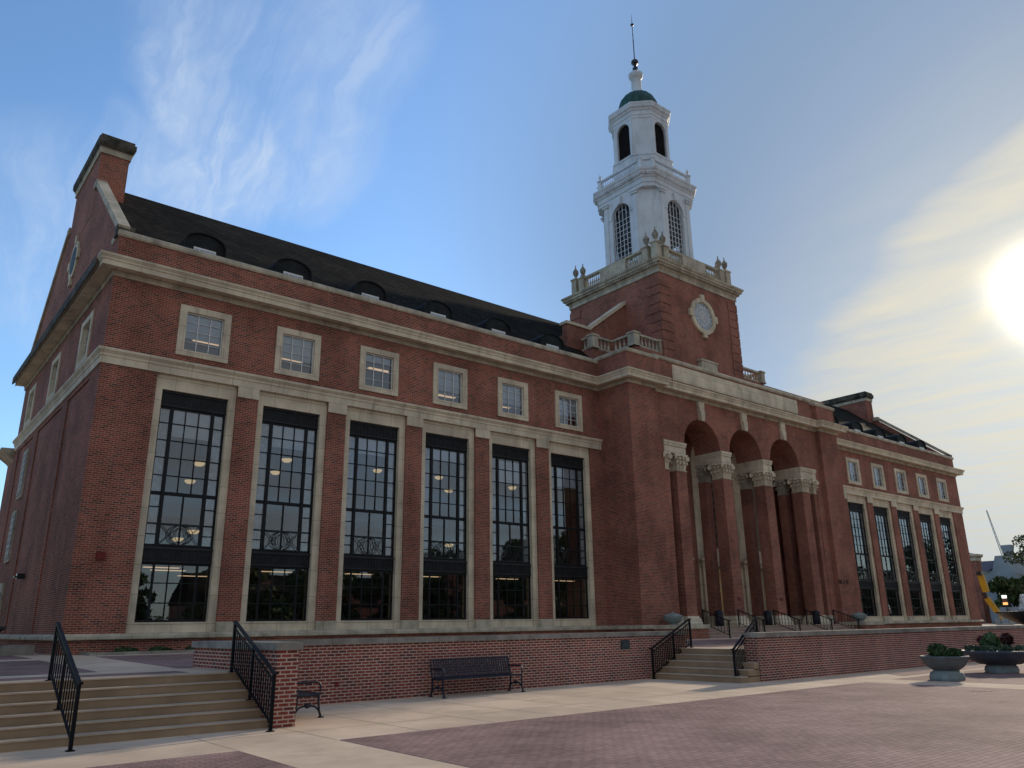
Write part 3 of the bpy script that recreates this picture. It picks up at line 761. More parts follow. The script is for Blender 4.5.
# entablature blocks over the piers
m = M()
for a, b in ((26.06, AC[0]-AR), (AC[0]+AR, AC[1]-AR), (AC[1]+AR, AC[2]-AR), (AC[2]+AR, L-26.06)):
    m.box(a+.001, b-.001, YA-.04, -.05, 10.08, 10.40); m.box(a+.001, b-.001, YA-.02, -.051, 10.40, 10.46); m.box(a-.03, b+.03, YA-.07, -.03, 10.46, 10.58); m.box(a-.05, b+.05, YA-.10, -.02, 10.58, 10.705)
part('entablature', m, STONE)
def capital(m, x0, x1, y0, y1, z0, z1):
    h = z1-z0; cx_, cy_ = (x0+x1)/2, (y0+y1)/2; hx, hy = (x1-x0)/2, (y1-y0)/2
    m.box(x0-.03, x1+.03, y0-.03, y1+.03, z0, z0+.06*h)
    pr = [(-.06, .06), (-.06, .5), (-.03, .74), (.05, .86)]
    for (o0, t0), (o1, t1) in zip(pr[:-1], pr[1:]):
        A = [(cx_+sx*(hx+o0), cy_+sy*(hy+o0), z0+t0*h) for sx, sy in ((-1, -1), (1, -1), (1, 1), (-1, 1))]
        B = [(cx_+sx*(hx+o1), cy_+sy*(hy+o1), z0+t1*h) for sx, sy in ((-1, -1), (1, -1), (1, 1), (-1, 1))]
        m.add(A+B, [(i, (i+1) % 4, 4+(i+1) % 4, 4+i) for i in range(4)])
    def leaf(px, py, nx, ny, zb_, hh, w_):
        tx, ty = -ny, nx
        a = [(px+tx*s_*w_+nx*-.02, py+ty*s_*w_+ny*-.02, zb_) for s_ in (-1, 1)]
        b = [(px+tx*s_*w_*1.1+nx*.03, py+ty*s_*w_*1.1+ny*.03, zb_+hh*.65) for s_ in (-1, 1)]
        c_ = [(px+tx*s_*w_*.7+nx*.17, py+ty*s_*w_*.8+ny*.17, zb_+hh) for s_ in (-1, 1)]
        e = [(px+tx*s_*w_*.4+nx*.21, py+ty*s_*w_*.5+ny*.21, zb_+hh*.70) for s_ in (-1, 1)]
        m.add([a[0], a[1], b[1], b[0], c_[1], c_[0], e[1], e[0]], [(0, 1, 2, 3), (3, 2, 4, 5), (5, 4, 6, 7)])
    for row, (zb_, hh, n_) in enumerate(((z0+.06*h, .46*h, 3), (z0+.36*h, .42*h, 3))):
        for sx, sy, wid in ((0, -1, hx), (0, 1, hx), (-1, 0, hy), (1, 0, hy)):
            for k in range(n_):
                t_ = ((k+.5)/n_-.5)*2*wid
                leaf(cx_+(t_ if sx == 0 else sx*hx), cy_+(t_ if sy == 0 else sy*hy), sx, sy, zb_, hh, wid/n_*.74)
    for sx in (-1, 1):
        for sy in (-1, 1):
            vx, vy = cx_+sx*(hx+.06), cy_+sy*(hy+.06); d2 = Vector((sy, -sx, 0)).normalized()*.06
            m.tube([(vx-d2.x, vy-d2.y, z0+.76*h), (vx+d2.x, vy+d2.y, z0+.76*h)], .12*h+.03, 10)
    for sx, sy in ((0, -1), (-1, 0), (1, 0)): m.sphere((cx_+sx*(hx+.1), cy_+sy*(hy+.1), z0+.9*h), .06, 8)
    m.box(x0-.10, x1+.10, y0-.10, y1+.10, z0+.86*h, z1-.004)
PIERS = [(26.93, AC[0]-AR), (AC[0]+AR, AC[1]-AR), (AC[1]+AR, AC[2]-AR), (AC[2]+AR, L-26.93)]
for a, b in PIERS:
    m = M(); m.box(a+.02, b-.02, YA, YA+.72, 1.95, 9.18); p_ = part('pier', m, BRICK)
    m = M(); capital(m, a+.02, b-.02, YA, YA+.72, 9.18, 10.08); part('capital', m, STONE, p_)
    m = M(); m.sweep([(a+.02, YA+.72), (a+.02, YA), (b-.02, YA), (b-.02, YA+.72)], [(-.3, 1.45), (.20, 1.45), (.20, 1.62), (.13, 1.70), (.13, 1.80), (.05, 1.90), (.05, 1.97), (-.3, 1.97)], closed=True); part('base', m, STONE, p_)
    xm = (a+b)/2-.05; m = M(); m.box(xm-.24, xm+.24, -.58, -.06, 1.95, 9.18); p_ = part('rear_pier', m, BRICK)
    m = M(); capital(m, xm-.24, xm+.24, -.58, -.06, 9.18, 10.08); part('capital', m, STONED, p_)
    m = M(); m.box(xm-.33, xm+.33, -.70, .05, 1.46, 1.96); part('base', m, STONED, p_)
for s_ in (0, 1):
    X = (lambda a: a) if s_ == 0 else (lambda a: L-a)
    m = M(); m.box(X(26.071), X(26.42), YA+.03, -.1, 1.95, 9.18); p_ = part('wall_pilaster', m, BRICK)
    a, b = sorted((X(26.08), X(26.40)))
    m = M(); capital(m, a, b, YA+.03, -.3, 9.18, 10.08); part('capital', m, STONE, p_)
    m = M(); m.box(X(26.06), X(26.52), YA-.1, -.2, 1.46, 1.95); part('base', m, STONED, p_)
# keystones
for c_ in AC:
    m = M()
    A = [(c_-.17, 12.20), (c_+.17, 12.20), (c_+.26, 13.22), (c_-.26, 13.22)]
    m.prism(A, 'y', YA-.16, YA-.002); m.prism([(c_-.13, 12.14), (c_+.13, 12.14), (c_+.2, 12.7), (c_-.2, 12.7)], 'y', YA-.22, YA-.161)
    part('keystone', m, STONE)
# cornice round the whole front
PATH = [(0, 17.2), (0, 0), (XC, 0), (XC, -PJ), (JX, -PJ), (JX, YA), (L-JX, YA), (L-JX, -PJ), (L-XC, -PJ), (L-XC, 0), (L, 0), (L, 17.2)]
m = M(); m.sweep(PATH, [(0, 13.24), (.06, 13.24), (.06, 13.36), (.09, 13.38), (.09, 13.43), (.02, 13.45)]); part('architrave', m, STONED)
m = M(); m.sweep(PATH, [(.0, 13.452), (.12, 13.452), (.44, 13.44), (.45, 13.41), (.48, 13.41), (.48, 13.58), (.52, 13.60), (.52, 13.65), (.60, 13.74), (.60, 13.81), (0, 13.92)]); part('cornice', m, STONE)
m = M(); m.sweep(PATH[:2], [(.605, 13.46), (.63, 13.5), (.63, 13.82), (.2, 13.93)]); part('stained_cornice_edge', m, BLACKST)
m = M()
for s_ in (False, True):
    k = M(mirror if s_ else None, s_)
    k.sweep([(XC, .02), (XC, -PJ), (JX+.3, -PJ)], [(0, 14.9), (.05, 14.9), (.09, 14.95), (.09, 15.06), (.05, 15.1), (-.6, 15.11)])
    part('parapet_cap', k, STONED)
    k = M(mirror if s_ else None, s_)
    k.sweep([(XC, .0), (XC, -PJ), (JX, -PJ), (JX, YA)], [(0, 1.395), (.14, 1.395), (.16, 1.42), (.16, 1.50), (.05, 1.575), (0, 1.575)])
    part('base_course', k, STONED)
    # pedestal beside the entrance steps
    k = M(mirror if s_ else None, s_)
    k.box(23.9, 26.02, -3.75, -2.3, .7, 1.39, 0); part('step_cheek', k, BRICK)
    k = M(mirror if s_ else None, s_)
    k.box(23.84, 26.08, -3.81, -2.30, 1.39, 1.57, 0); part('cheek_cap', k, STONED)
m = M(); m.box(JX, L-JX, YA, -1.0, 14.9, 15.12)
part('attic_wall', m, BRICK)
m = M(); m.sweep([(JX+.3, YA), (L-JX-.3, YA)], [(-.6, 15.12), (.05, 15.12), (.10, 15.18), (.10, 15.30), (.05, 15.34), (-.6, 15.35)]); part('parapet_cap', m, STONED)
m = M(); m.box(27.2, L-27.2, YA-.05, YA-.002, 14.13, 15.02); m.box(27.26, L-27.26, YA-.062, YA-.05, 14.2, 14.95); part('frieze_panel', m, STONE)
# attic blocks behind the parapet, following the balustrade
m = M()
for s_ in (0, 1):
    X = (lambda a: a) if s_ == 0 else (lambda a: L-a)
    m.box(X(25.3), X(27.0), 2.2, 3.2, 13.9, 16.75); m.box(X(27.0), X(29.5), .45, 3.2, 13.9, 16.75)
    gw = [(X(24.35), 13.9), (X(29.45), 13.9), (X(29.45), 20.75), (X(26.2), 18.3), (X(24.35), 18.3)]
    m.prism(gw if s_ == 0 else gw[::-1], 'y', 3.22, 3.62)
    m.box(X(24.35), X(24.75), 3.62, 8, 13.9, 17.7)
part('attic_block', m, BRICK)
m = M()
for s_ in (0, 1):
    X = (lambda a: a) if s_ == 0 else (lambda a: L-a)
    m.box(X(24.25), X(26.25), 3.12, 3.72, 18.302, 18.47)
    pl = [(X(26.15), 18.30), (X(29.41), 20.76), (X(29.41), 21.0), (X(26.15), 18.54)]
    m.prism(pl if s_ == 0 else pl[::-1], 'y', 3.10, 3.74)
part('rake_coping', m, STONE)
m = M()
for s_ in (0, 1):
    X = (lambda a: a) if s_ == 0 else (lambda a: L-a)
    pl = [(X(24.4), 17.75), (X(27.2), 19.2), (X(29.45), 19.25), (X(29.45), 17.7)]
    m.prism(pl if s_ == 1 else pl[::-1], 'y', 3.63, 8.0)
part('cross_roof', m, ROOF)

def baluster_profile(h, r_=.085):
    return [(r_*.9, 0), (r_*.9, .06*h), (r_*.55, .1*h), (r_*1.0, .3*h), (r_*.8, .42*h), (r_*.42, .68*h), (r_*.42, .84*h), (r_*.75, .9*h), (r_*.9, .94*h), (r_*.9, h)]
def baluster_run(mp, mb_, a, b, z0, z1, n, th=.26, r_=.085):
    """plinth + rail in mp, balusters in mb_, between plan points a and b"""
    a = Vector(a); b = Vector(b); t = (b-a).normalized(); nv = Vector((t.y, -t.x))*th/2
    def slab(z0_, z1_, k=1.0):
        P4 = [(a+nv*k), (b+nv*k), (b-nv*k), (a-nv*k)]
        mp.add([(p.x, p.y, z0_) for p in P4]+[(p.x, p.y, z1_) for p in P4], [(0, 3, 2, 1), (4, 5, 6, 7), (0, 1, 5, 4), (1, 2, 6, 5), (2, 3, 7, 6), (3, 0, 4, 7)] if True else [])
    h = z1-z0
    slab(z0, z0+.16*h); slab(z1-.15*h, z1, 1.15)
    for k in range(n):
        p = a+(b-a)*((k+.5)/n); mb_.append((p.x, p.y, z0+.16*h, round(h*.69, 3), r_))
def place_balusters(lst, name, mt, par):
    protos = {}
    for x, y, z, h, r_ in lst:
        if (h, r_) not in protos:
            m = M(); m.lathe(baluster_profile(h, r_), 0, 0, 8); o = m.build(name, mt, par); protos[(h, r_)] = o
        else: o = protos[(h, r_)].copy(); COL.objects.link(o); o.parent = par
        o.location = (x, y, z)
def pedestal(mp, x, y, z0, z1, w_=.5):
    h = w_/2; mp.box(x-h, x+h, y-h, y+h, z0, z1-.08); mp.box(x-h-.05, x+h+.05, y-h-.05, y+h+.05, z1-.08, z1+.02); mp.box(x-h-.04, x+h+.04, y-h-.04, y+h+.04, z0, z0+.12)
for s_ in (0, 1):
    X = (lambda a: a) if s_ == 0 else (lambda a: L-a)
    mp, mb_ = M(), []; z0, z1 = 16.75, 17.55
    baluster_run(mp, mb_, (X(27.3), .62), (X(29.2), .62), z0, z1, 6); pedestal(mp, X(27.1), .62, z0, z1+.02, .48); pedestal(mp, X(29.3), .62, z0, z1+.02, .26)
    baluster_run(mp, mb_, (X(27.1), .85), (X(27.1), 2.2), z0, z1, 4)
    baluster_run(mp, mb_, (X(25.75), 2.35), (X(26.95), 2.35), z0, z1, 4); pedestal(mp, X(25.52), 2.35, z0, z1+.02, .46)
    baluster_run(mp, mb_, (X(25.52), 2.6), (X(25.52), 3.1), z0, z1, 2)
    o = mp.build('roof_balustrade', STONED, lib); place_balusters(mb_, 'baluster', STONED, o)
m = M(); m.box(32.5, 34.05, .06, .36, 16.2, 16.85); m.box(32.42, 34.13, .02, .36, 16.85, 16.98); part('stone_block', m, STONED)
# small letters fixed to the right-hand wall
m = M()
q = random.Random(4)
for k in range(4):
    x = 41.12+k*.30
    m.box(x, x+.045, -PJ-.03, -PJ-.002, 3.78, 4.02)
    if k != 2: m.box(x+.045, x+.2, -PJ-.03, -PJ-.002, 3.78, 3.825)
    if k in (0, 2): m.box(x+.045, x+.19, -PJ-.03, -PJ-.002, 3.88, 3.92)
    if k in (0, 3): m.box(x+.16, x+.2, -PJ-.03, -PJ-.002, 3.83, 4.02)
part('wall_lettering', m, DARKMET)
m = M(); m.box(L-26.078, L-26.12, -.3, .4, 2.55, 3.3); part('porch_plaque', m, SLATEB)
for x in (31.3, 35.25):
    m = M(); m.box(x-.11, x+.11, YA-.05, YA-.001, 2.75, 2.9); part('porch_sign', m, REDB)
# cream door frames and the lobby lamp give the pale slivers at the doors
# ------------------------------------------------------------------ tower
TX, TY, TH = CXM, 4.222, 3.86
m = M(); m.box(TX-TH, TX+TH, TY-TH, TY+TH, 13.9, 22.0)
tower = part('bell_tower', m, BRICK)
for sx in (-1, 1):
    for sy in (-1, 1):
        m = M(); z = 16.5
        while z < 21.7:
            zt_ = min(z+.52, 21.96)
            xa, ya = TX+sx*TH, TY+sy*TH
            m.box(xa+sx*.045, xa-sx*.95, ya+sy*.045, ya, z, zt_); m.box(xa+sx*.045, xa, ya, ya-sy*.95, z, zt_)
            z += .585
        m.build('quoin', BRICK, tower)
sq = [(TX-TH, TY+TH), (TX-TH, TY-TH), (TX+TH, TY-TH), (TX+TH, TY+TH)]
m = M(); m.sweep(sq, [(0, 21.98), (.06, 21.98), (.06, 22.22), (.10, 22.26), (.12, 22.34), (.16, 22.36), (.16, 22.50), (.36, 22.52), (.36, 22.62), (.44, 22.70), (.46, 22.80), (-.8, 22.86)], closed=True)
for k in range(46):
    t_ = -TH-.1+k*(2*TH+.2)/45
    for sy in (-1, 1): m.box(TX+t_-.05, TX+t_+.05, TY+sy*(TH+.155), TY+sy*(TH+.30), 22.37, 22.515)
    for sx in (-1, 1): m.box(TX+sx*(TH+.155), TX+sx*(TH+.30), TY+t_-.05, TY+t_+.05, 22.37, 22.515)
m.box(TX-TH+.1, TX+TH-.1, TY-TH+.1, TY+TH-.1, 22.3, 22.85)
part('tower_cornice', m, STONED, tower)
mp, mb_ = M(), []; BH = 3.55; z0, z1 = 22.86, 24.05
for k in range(4):
    c_, s_ = math.cos(k*math.pi/2), math.sin(k*math.pi/2)
    T2 = lambda u, v: (TX+u*c_-v*s_, TY+u*s_+v*c_)
    baluster_run(mp, mb_, T2(-2.65, -BH), T2(-1.15, -BH), z0+.2, z1, 8, .24, .07)
    baluster_run(mp, mb_, T2(1.15, -BH), T2(2.65, -BH), z0+.2, z1, 8, .24, .07)
    pc = [T2(-1.15, -BH-.16), T2(1.15, -BH-.16), T2(1.15, -BH+.16), T2(-1.15, -BH+.16)]
    mp.prism(pc, 'z', z0, z1-.02)
    pc = [T2(-BH-.2, -BH-.14), T2(BH+.2, -BH-.14), T2(BH-.1, -BH+.14), T2(-BH+.1, -BH+.14)]
    mp.prism(pc, 'z', z0, z0+.2)
    for u in (-BH+.02, -BH+.72, BH-.72):
        x_, y_ = T2(u, -BH); pedestal(mp, x_, y_, z0+.1, z1+(.12 if u < -BH+.3 else 0), .46)
mp.build('tower_balustrade', STONED, tower); place_balusters(mb_, 'baluster', STONED, tower)
urn_prof = [(.10, 0), (.13, .03), (.06, .10), (.05, .16), (.12, .26), (.19, .42), (.21, .56), (.18, .66), (.09, .72), (.11, .76), (.05, .84), (.03, .92), (.045, .97), (.01, 1.08)]
UR = None
for k in range(4):
    c_, s_ = math.cos(k*math.pi/2), math.sin(k*math.pi/2)
    for u, dz_ in ((-BH+.02, .14), (-BH+.72, .02), (BH-.72, .02)):
        x_, y_ = TX+u*c_+BH*s_, TY+u*s_-BH*c_
        if UR is None:
            m = M(); m.lathe(urn_prof, 0, 0, 12); UR = m.build('urn_finial', URNST, tower); UR.location = (x_, y_, z1+dz_)
        else: copy_tree(UR, tower, (x_, y_, z1+dz_))
# oval window on the front
m = M(); yf = TY-TH
def ring(m, cx_, cz_, ro, ri, y0, y1, mi=0, n=36, ez=1.0):
    for k in range(n):
        a, b = 2*math.pi*k/n, 2*math.pi*(k+1)/n
        po = [(cx_+ro*math.cos(t_), cz_+ro*ez*math.sin(t_)) for t_ in (a, b)]; pi_ = [(cx_+ri*math.cos(t_), cz_+ri*ez*math.sin(t_)) for t_ in (a, b)]
        m.quad((po[0][0], y0, po[0][1]), (pi_[0][0], y0, pi_[0][1]), (pi_[1][0], y0, pi_[1][1]), (po[1][0], y0, po[1][1]), mi)
        m.quad((po[0][0], y0, po[0][1]), (po[1][0], y0, po[1][1]), (po[1][0], y1, po[1][1]), (po[0][0], y1, po[0][1]), mi)
        m.quad((pi_[0][0], y0, pi_[0][1]), (pi_[0][0], y1, pi_[0][1]), (pi_[1][0], y1, pi_[1][1]), (pi_[1][0], y0, pi_[1][1]), mi)
OX, OZ = TX+.1, 20.0
ring(m, OX, OZ, 1.20, .92, yf-.14, yf-.002)
for dx, dz_ in ((0, 1.2), (0, -1.2), (1.2, 0), (-1.2, 0)):
    m.box(OX+dx-.17, OX+dx+.17, yf-.18, yf-.004, OZ+dz_-.24, OZ+dz_+.24)
o = part('round_window', m, STONE, tower)
m = M(); m.prism([(OX+.93*math.cos(2*math.pi*k/32), OZ+.93*math.sin(2*math.pi*k/32)) for k in range(32)], 'y', yf-.03, yf-.003); part('round_pane', m, mat('leaded_pale_glass', (.36, .42, .48), .2, .15, 3, spec=.6), tower)
m = M()
ring(m, OX, OZ, .62, .58, yf-.055, yf-.031); ring(m, OX, OZ, .33, .30, yf-.056, yf-.031)
for k in range(8):
    a = math.pi*k/8; m.bar((OX-.92*math.cos(a), yf-.045, OZ-.92*math.sin(a)), (OX+.92*math.cos(a), yf-.045, OZ+.92*math.sin(a)), .02, .03)
part('round_tracery', m, WMUNT, tower)

# white lantern stage
def octo(a, b): return [(TX-b, TY+a), (TX-a, TY+b), (TX-a, TY-b), (TX-b, TY-a), (TX+b, TY-a), (TX+a, TY-b), (TX+a, TY+b), (TX+b, TY+a)]
A1, B1 = 2.55, 1.49
def rot4(k):
    c_, s_ = math.cos(k*math.pi/2), math.sin(k*math.pi/2)
    return lambda p: (TX+p[0]*c_-p[1]*s_, TY+p[0]*s_+p[1]*c_, p[2])
def stage(m, mw, A, B, z0, zsill, zspr, r_, ztop, th, rz=None):
    for k in range(4):
        f = M(rot4(k))
        f.box(-B, -r_, -A, -A+th, z0, zspr); f.box(r_, B, -A, -A+th, z0, zspr); f.box(-r_, r_, -A, -A+th, z0, zsill)
        arch_wall(f, -B, B, -A, -A+th, zspr, ztop, 0, r_, 0, 14, rz)
        # chamfer panel
        f.add([(-B, -A, z0), (-B, -A, ztop), (-A, -B, ztop), (-A, -B, z0)], [(0, 3, 2, 1)])
        f.add([(-B, -A+th, z0), (-B, -A+th, ztop), (-A+th, -B, ztop), (-A+th, -B, z0)], [(0, 1, 2, 3)])
        b0 = len(m.v); m.v += f.v; m.f += [[i+b0 for i in q] for q in f.f]; m.mi += f.mi
        if mw is not None: mw(k)
m = M()
stage(m, None, A1, B1, 22.8, 24.25, 27.95, .80, 29.25, .22, .82)
part('lantern_wall', m, WHITE, tower)
m = M()
for k in range(4):
    f = M(rot4(k))
    for s_ in (-1, 1):      # pilasters with caps
        f.box(s_*(B1-.02), s_*(B1-.34), -A1-.07, -A1-.002, 22.9, 28.95); f.box(s_*(B1+.08), s_*(B1-.42), -A1-.16, -A1+.0, 28.95, 29.10); f.box(s_*(B1+.14), s_*(B1-.46), -A1-.22, -A1, 29.10, 29.24)
        f.box(s_*.82, s_*1.12, -A1-.05, -A1-.003, 27.88, 28.02)
    # architrave round the arch, keystone and sill
    ao, ai = arch_pts(0, .93, 27.95, 14, .96), arch_pts(0, .80, 27.95, 14, .82)
    for a, b, c2, d2 in zip(ao[:-1], ao[1:], ai[:-1], ai[1:]):
        f.quad((a[0], -A1-.04, a[1]), (c2[0], -A1-.04, c2[1]), (d2[0], -A1-.04, d2[1]), (b[0], -A1-.04, b[1])); f.quad((a[0], -A1-.04, a[1]), (b[0], -A1-.04, b[1]), (b[0], -A1, b[1]), (a[0], -A1, a[1]))
    f.prism([(-.11, 28.72), (.11, 28.72), (.19, 29.3), (-.19, 29.3)], 'y', -A1-.18, -A1-.005)
    f.box(-.95, .95, -A1-.12, -A1-.002, 24.12, 24.25)
    b0 = len(m.v); m.v += f.v; m.smooth |= {i+len(m.f) for i in f.smooth}; m.f += [[i+b0 for i in q] for q in f.f]; m.mi += f.mi
part('lantern_pilaster', m, WHITE, tower)
for k in range(4):
    f = M(rot4(k)); yb_ = -A1+.17
    for i in range(-2, 3): x = i*.80/2.5; f.box(x-.016, x+.016, yb_-.03, yb_+.02, 24.25, 27.95+.82*math.sqrt(max(0, 1-(x/.8)**2)))
    for j in range(1, 10): f.box(-.80, .80, yb_-.026, yb_+.016, 24.25+j*.375-.014, 24.25+j*.375+.014)
    for rr in (.40, .76): f.tube([(rr*math.cos(math.pi*q/10), yb_, 27.95+rr*1.1*math.sin(math.pi*q/10)) for q in range(11)], .018, 5)
    part('lantern_window', f, WHITE, tower)
    f = M(rot4(k)); f.quad((-.80, yb_+.04, 24.25), (.80, yb_+.04, 24.25), (.80, yb_+.04, 28.78), (-.80, yb_+.04, 28.78)); part('lantern_pane', f, TGLASS, tower)
m = M()
for (a, b) in (((-1.8, -1.8, 24.3), (1.8, -1.2, 25.9)), ((1.8, -1.2, 25.9), (-1.8, 1.4, 27.4)), ((-1.6, 1.6, 24.4), (1.7, 1.5, 26.0)), ((1.7, 1.5, 26.0), (-1.7, -1.3, 27.6))):
    m.bar((TX+a[0], TY+a[1], a[2]), (TX+b[0], TY+b[1], b[2]), .16, .22)
m.box(TX-A1+.35, TX+A1-.35, TY-A1+.35, TY+A1-.35, 22.9, 23.9); m.box(TX-A1+.31, TX+A1-.31, TY-B1, TY+B1, 28.9, 29.2)
part('lantern_brace', m, WHITE, tower)
m = M(); m.prism(octo(1.95, 1.2), 'z', 26.6, 28.88); part('lantern_shade_drum', m, INTD, tower)  # dark drum added so the upper half of the lantern windows looks shaded
A1e, B1e = 2.50, 1.98
m = M(); oc = octo(A1e, B1e)
m.sweep(oc, [(-.3, 29.24), (.04, 29.24), (.04, 29.48), (.10, 29.52), (.04, 29.54), (.04, 29.86), (.12, 29.92), (.14, 30.02), (.30, 30.14), (.30, 30.24), (.38, 30.34), (.40, 30.46), (-2.0, 30.56)], closed=True)
m.prism(octo(1.9, 1.5)[::1], 'z', 29.2, 30.5)
for i in range(8):
    a, b = Vector(oc[i]), Vector(oc[(i+1) % 8]); n_ = int((b-a).length/.24); t_ = (b-a).normalized(); nv = Vector((t_.y, -t_.x))
    for k in range(n_):
        p = a+(b-a)*((k+.5)/n_); q0 = p+nv*.10; q1 = p+nv*.27
        m.prism([tuple(q0-t_*.06), tuple(q0+t_*.06), tuple(q1+t_*.06), tuple(q1-t_*.06)][::1], 'z', 30.03, 30.15)
part('lantern_cornice', m, WHITE, tower)
mp, mb_ = M(), []; ob = octo(2.42, 1.86); z0, z1 = 30.52, 31.42
for i in range(8):
    a, b = Vector(ob[i]), Vector(ob[(i+1) % 8]); t_ = (b-a).normalized()
    n_ = max(3, int((b-a).length/.2)); baluster_run(mp, mb_, a, b, z0, z1, n_, .16, .055)
    pedestal(mp, a.x, a.y, z0, z1+.03, .24)
mp.build('upper_balustrade', WHITE, tower); place_balusters(mb_, 'small_baluster', WHITE, tower)
m = M()
for p in (ob[0], ob[1], ob[4], ob[5]): m.lathe([(.05, 0), (.09, .05), (.05, .12), (.12, .24), (.10, .36), (.03, .42), (.04, .48), (.01, .56)], p[0], p[1], 8, 0, True, z1+.03)
part('upper_finial', m, WHITE, tower)
# belfry
A2, B2 = 1.80, .86
m = M(); stage(m, None, A2, B2, 30.5, 32.6, 34.70, .58, 35.45, .18, .62)
m.sweep(octo(A2, B2), [(0, 30.55), (.14, 30.55), (.14, 32.30), (.20, 32.36), (.20, 32.48), (.0, 32.56)], closed=True)
part('belfry_wall', m, WHITE, tower)
m = M()
for k in range(4):
    f = M(rot4(k)); ao, ai = arch_pts(0, .67, 34.70, 12, .72), arch_pts(0, .58, 34.70, 12, .62)
    for a, b, c2, d2 in zip(ao[:-1], ao[1:], ai[:-1], ai[1:]):
        f.quad((a[0], -A2-.03, a[1]), (c2[0], -A2-.03, c2[1]), (d2[0], -A2-.03, d2[1]), (b[0], -A2-.03, b[1])); f.quad((a[0], -A2-.03, a[1]), (b[0], -A2-.03, b[1]), (b[0], -A2, b[1]), (a[0], -A2, a[1]))
    for s_ in (-1, 1): f.box(s_*.58, s_*.67, -A2-.03, -A2, 32.6, 34.72); f.box(s_*(B2-.02), s_*(B2-.2), -A2-.05, -A2-.002, 32.6, 35.3)
    b0 = len(m.v); m.v += f.v; m.f += [[i+b0 for i in q] for q in f.f]; m.mi += f.mi
part('belfry_trim', m, WHITE, tower)
for k in range(4):
    f = M(rot4(k))
    for j in range(16): z = 32.65+j*.165; f.add([(-.58, -A2+.09, z), (.58, -A2+.09, z), (.58, -A2+.17, z+.15), (-.58, -A2+.17, z+.15)], [(0, 1, 2, 3)])
    part('belfry_louvre', f, mat('dark_belfry_louvre', (.020, .014, .016), .7, .2, 3) if k == 0 else bpy.data.materials['dark_belfry_louvre'], tower)
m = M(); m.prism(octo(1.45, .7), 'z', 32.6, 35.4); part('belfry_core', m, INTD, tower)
m = M(); m.sweep(octo(A2-.02, B2+.02), [(-.3, 35.40), (.04, 35.40), (.04, 35.60), (.09, 35.64), (.04, 35.66), (.04, 35.95), (.12, 36.02), (.16, 36.12), (.26, 36.20), (.28, 36.34), (.32, 36.44), (.32, 36.54), (-.3, 36.62)], closed=True)
m.prism(octo(1.6, .8), 'z', 35.4, 36.6)
part('belfry_cornice', m, WHITE, tower)
m = M(); RD = 1.42
prof = [(RD+.04, 36.58), (RD+.04, 36.75), (RD, 36.78), (RD, 37.25)]+[(RD*math.cos(R(a)), 37.25+1.50*math.sin(R(a))) for a in range(6, 80, 6)]+[(.30, 38.74)]
m.lathe(prof, TX, TY, 40)
for k in range(20):
    a = 2*math.pi*(k+.5)/20
    m.tube([(TX+r_*math.cos(a), TY+r_*math.sin(a), z) for r_, z in prof[2:-1]], .035, 5)
part('dome', m, COPPER, tower)
m = M(); m.lathe([(.62, 38.55), (.62, 38.65), (.45, 38.75), (.38, 38.95), (.36, 40.0), (.42, 40.05), (.50, 40.15), (.55, 40.35), (.55, 40.42), (.38, 40.58), (.16, 40.70)], TX, TY, 16); part('cupola_neck', m, WHITE, tower)
m = M(); m.lathe([(.16, 40.6), (.20, 40.68), (.12, 40.78), (.20, 40.9), (.20, 41.02), (.10, 41.14), (.09, 41.24), (.24, 41.40), (.28, 41.52), (.24, 41.66), (.09, 41.78), (.04, 41.86), (.035, 43.4), (.06, 43.45), (.035, 43.5), (.028, 44.0), (.05, 44.05), (.026, 44.1), (.024, 44.8), (.13, 44.9), (.13, 44.98), (.024, 45.08), (.018, 45.4), (.006, 45.95)], TX, TY, 12); part('spire', m, BLACK, tower)

# ================================================================== lamps inside
pend = None
PSPOTS = [(4.3, 2.6, 7.65), (4.55, 4.3, 7.25), (4.35, 2.6, 5.12), (4.35, 4.4, 5.0), (7.75, 2.6, 8.2), (8.05, 4.4, 8.0), (15.75, 2.6, 7.7), (16.4, 4.4, 8.65), (15.8, 2.6, 5.2), (19.6, 2.6, 8.2), (12.4, 3.4, 8.4), (22.6, 2.2, 8.6)]
PL = ['warm glass bowl lamp hanging behind the leftmost tall window, high and near the glass', 'warm glass bowl lamp deeper behind the leftmost tall window', 'low warm bowl lamp just above the grille of the leftmost tall window', 'lowest deep bowl lamp behind the leftmost tall window',
      'warm bowl lamp behind the second tall window from the left, near the glass', 'warm bowl lamp deeper behind the second tall window from the left', 'warm bowl lamp in the middle of the fourth tall window from the left', 'topmost deep lamp behind the fourth tall window from the left', 'low bowl lamp above the grille of the fourth tall window', 'yellow bowl lamp behind the fifth tall window from the left', 'bowl lamp behind the third tall window from the left', 'bowl lamp behind the sixth tall window, next to the entrance block']
for (x, y, z), lb in zip(PSPOTS, PL):
    if pend is None:
        pend = thing('pendant_lamp', lb, 'lamp', (x, y, z), 0, 'bowl lamps hanging in the reading room')
        m = M(); m.lathe([(.03, -.10), (.12, -.085), (.19, -.03), (.215, .03), (.20, .04)], 0, 0, 14); m.build('bowl', LAMPW, pend)
        m = M(); m.lathe([(.20, .04), (.17, .06), (.03, .08), (.02, .12)], 0, 0, 10); m.tube([(0, 0, .1), (0, 0, 1.4)], .012, 5); m.build('stem', DARKMET, pend)
    else:
        c = copy_tree(pend, None, (x, y, z)); c['label'] = lb
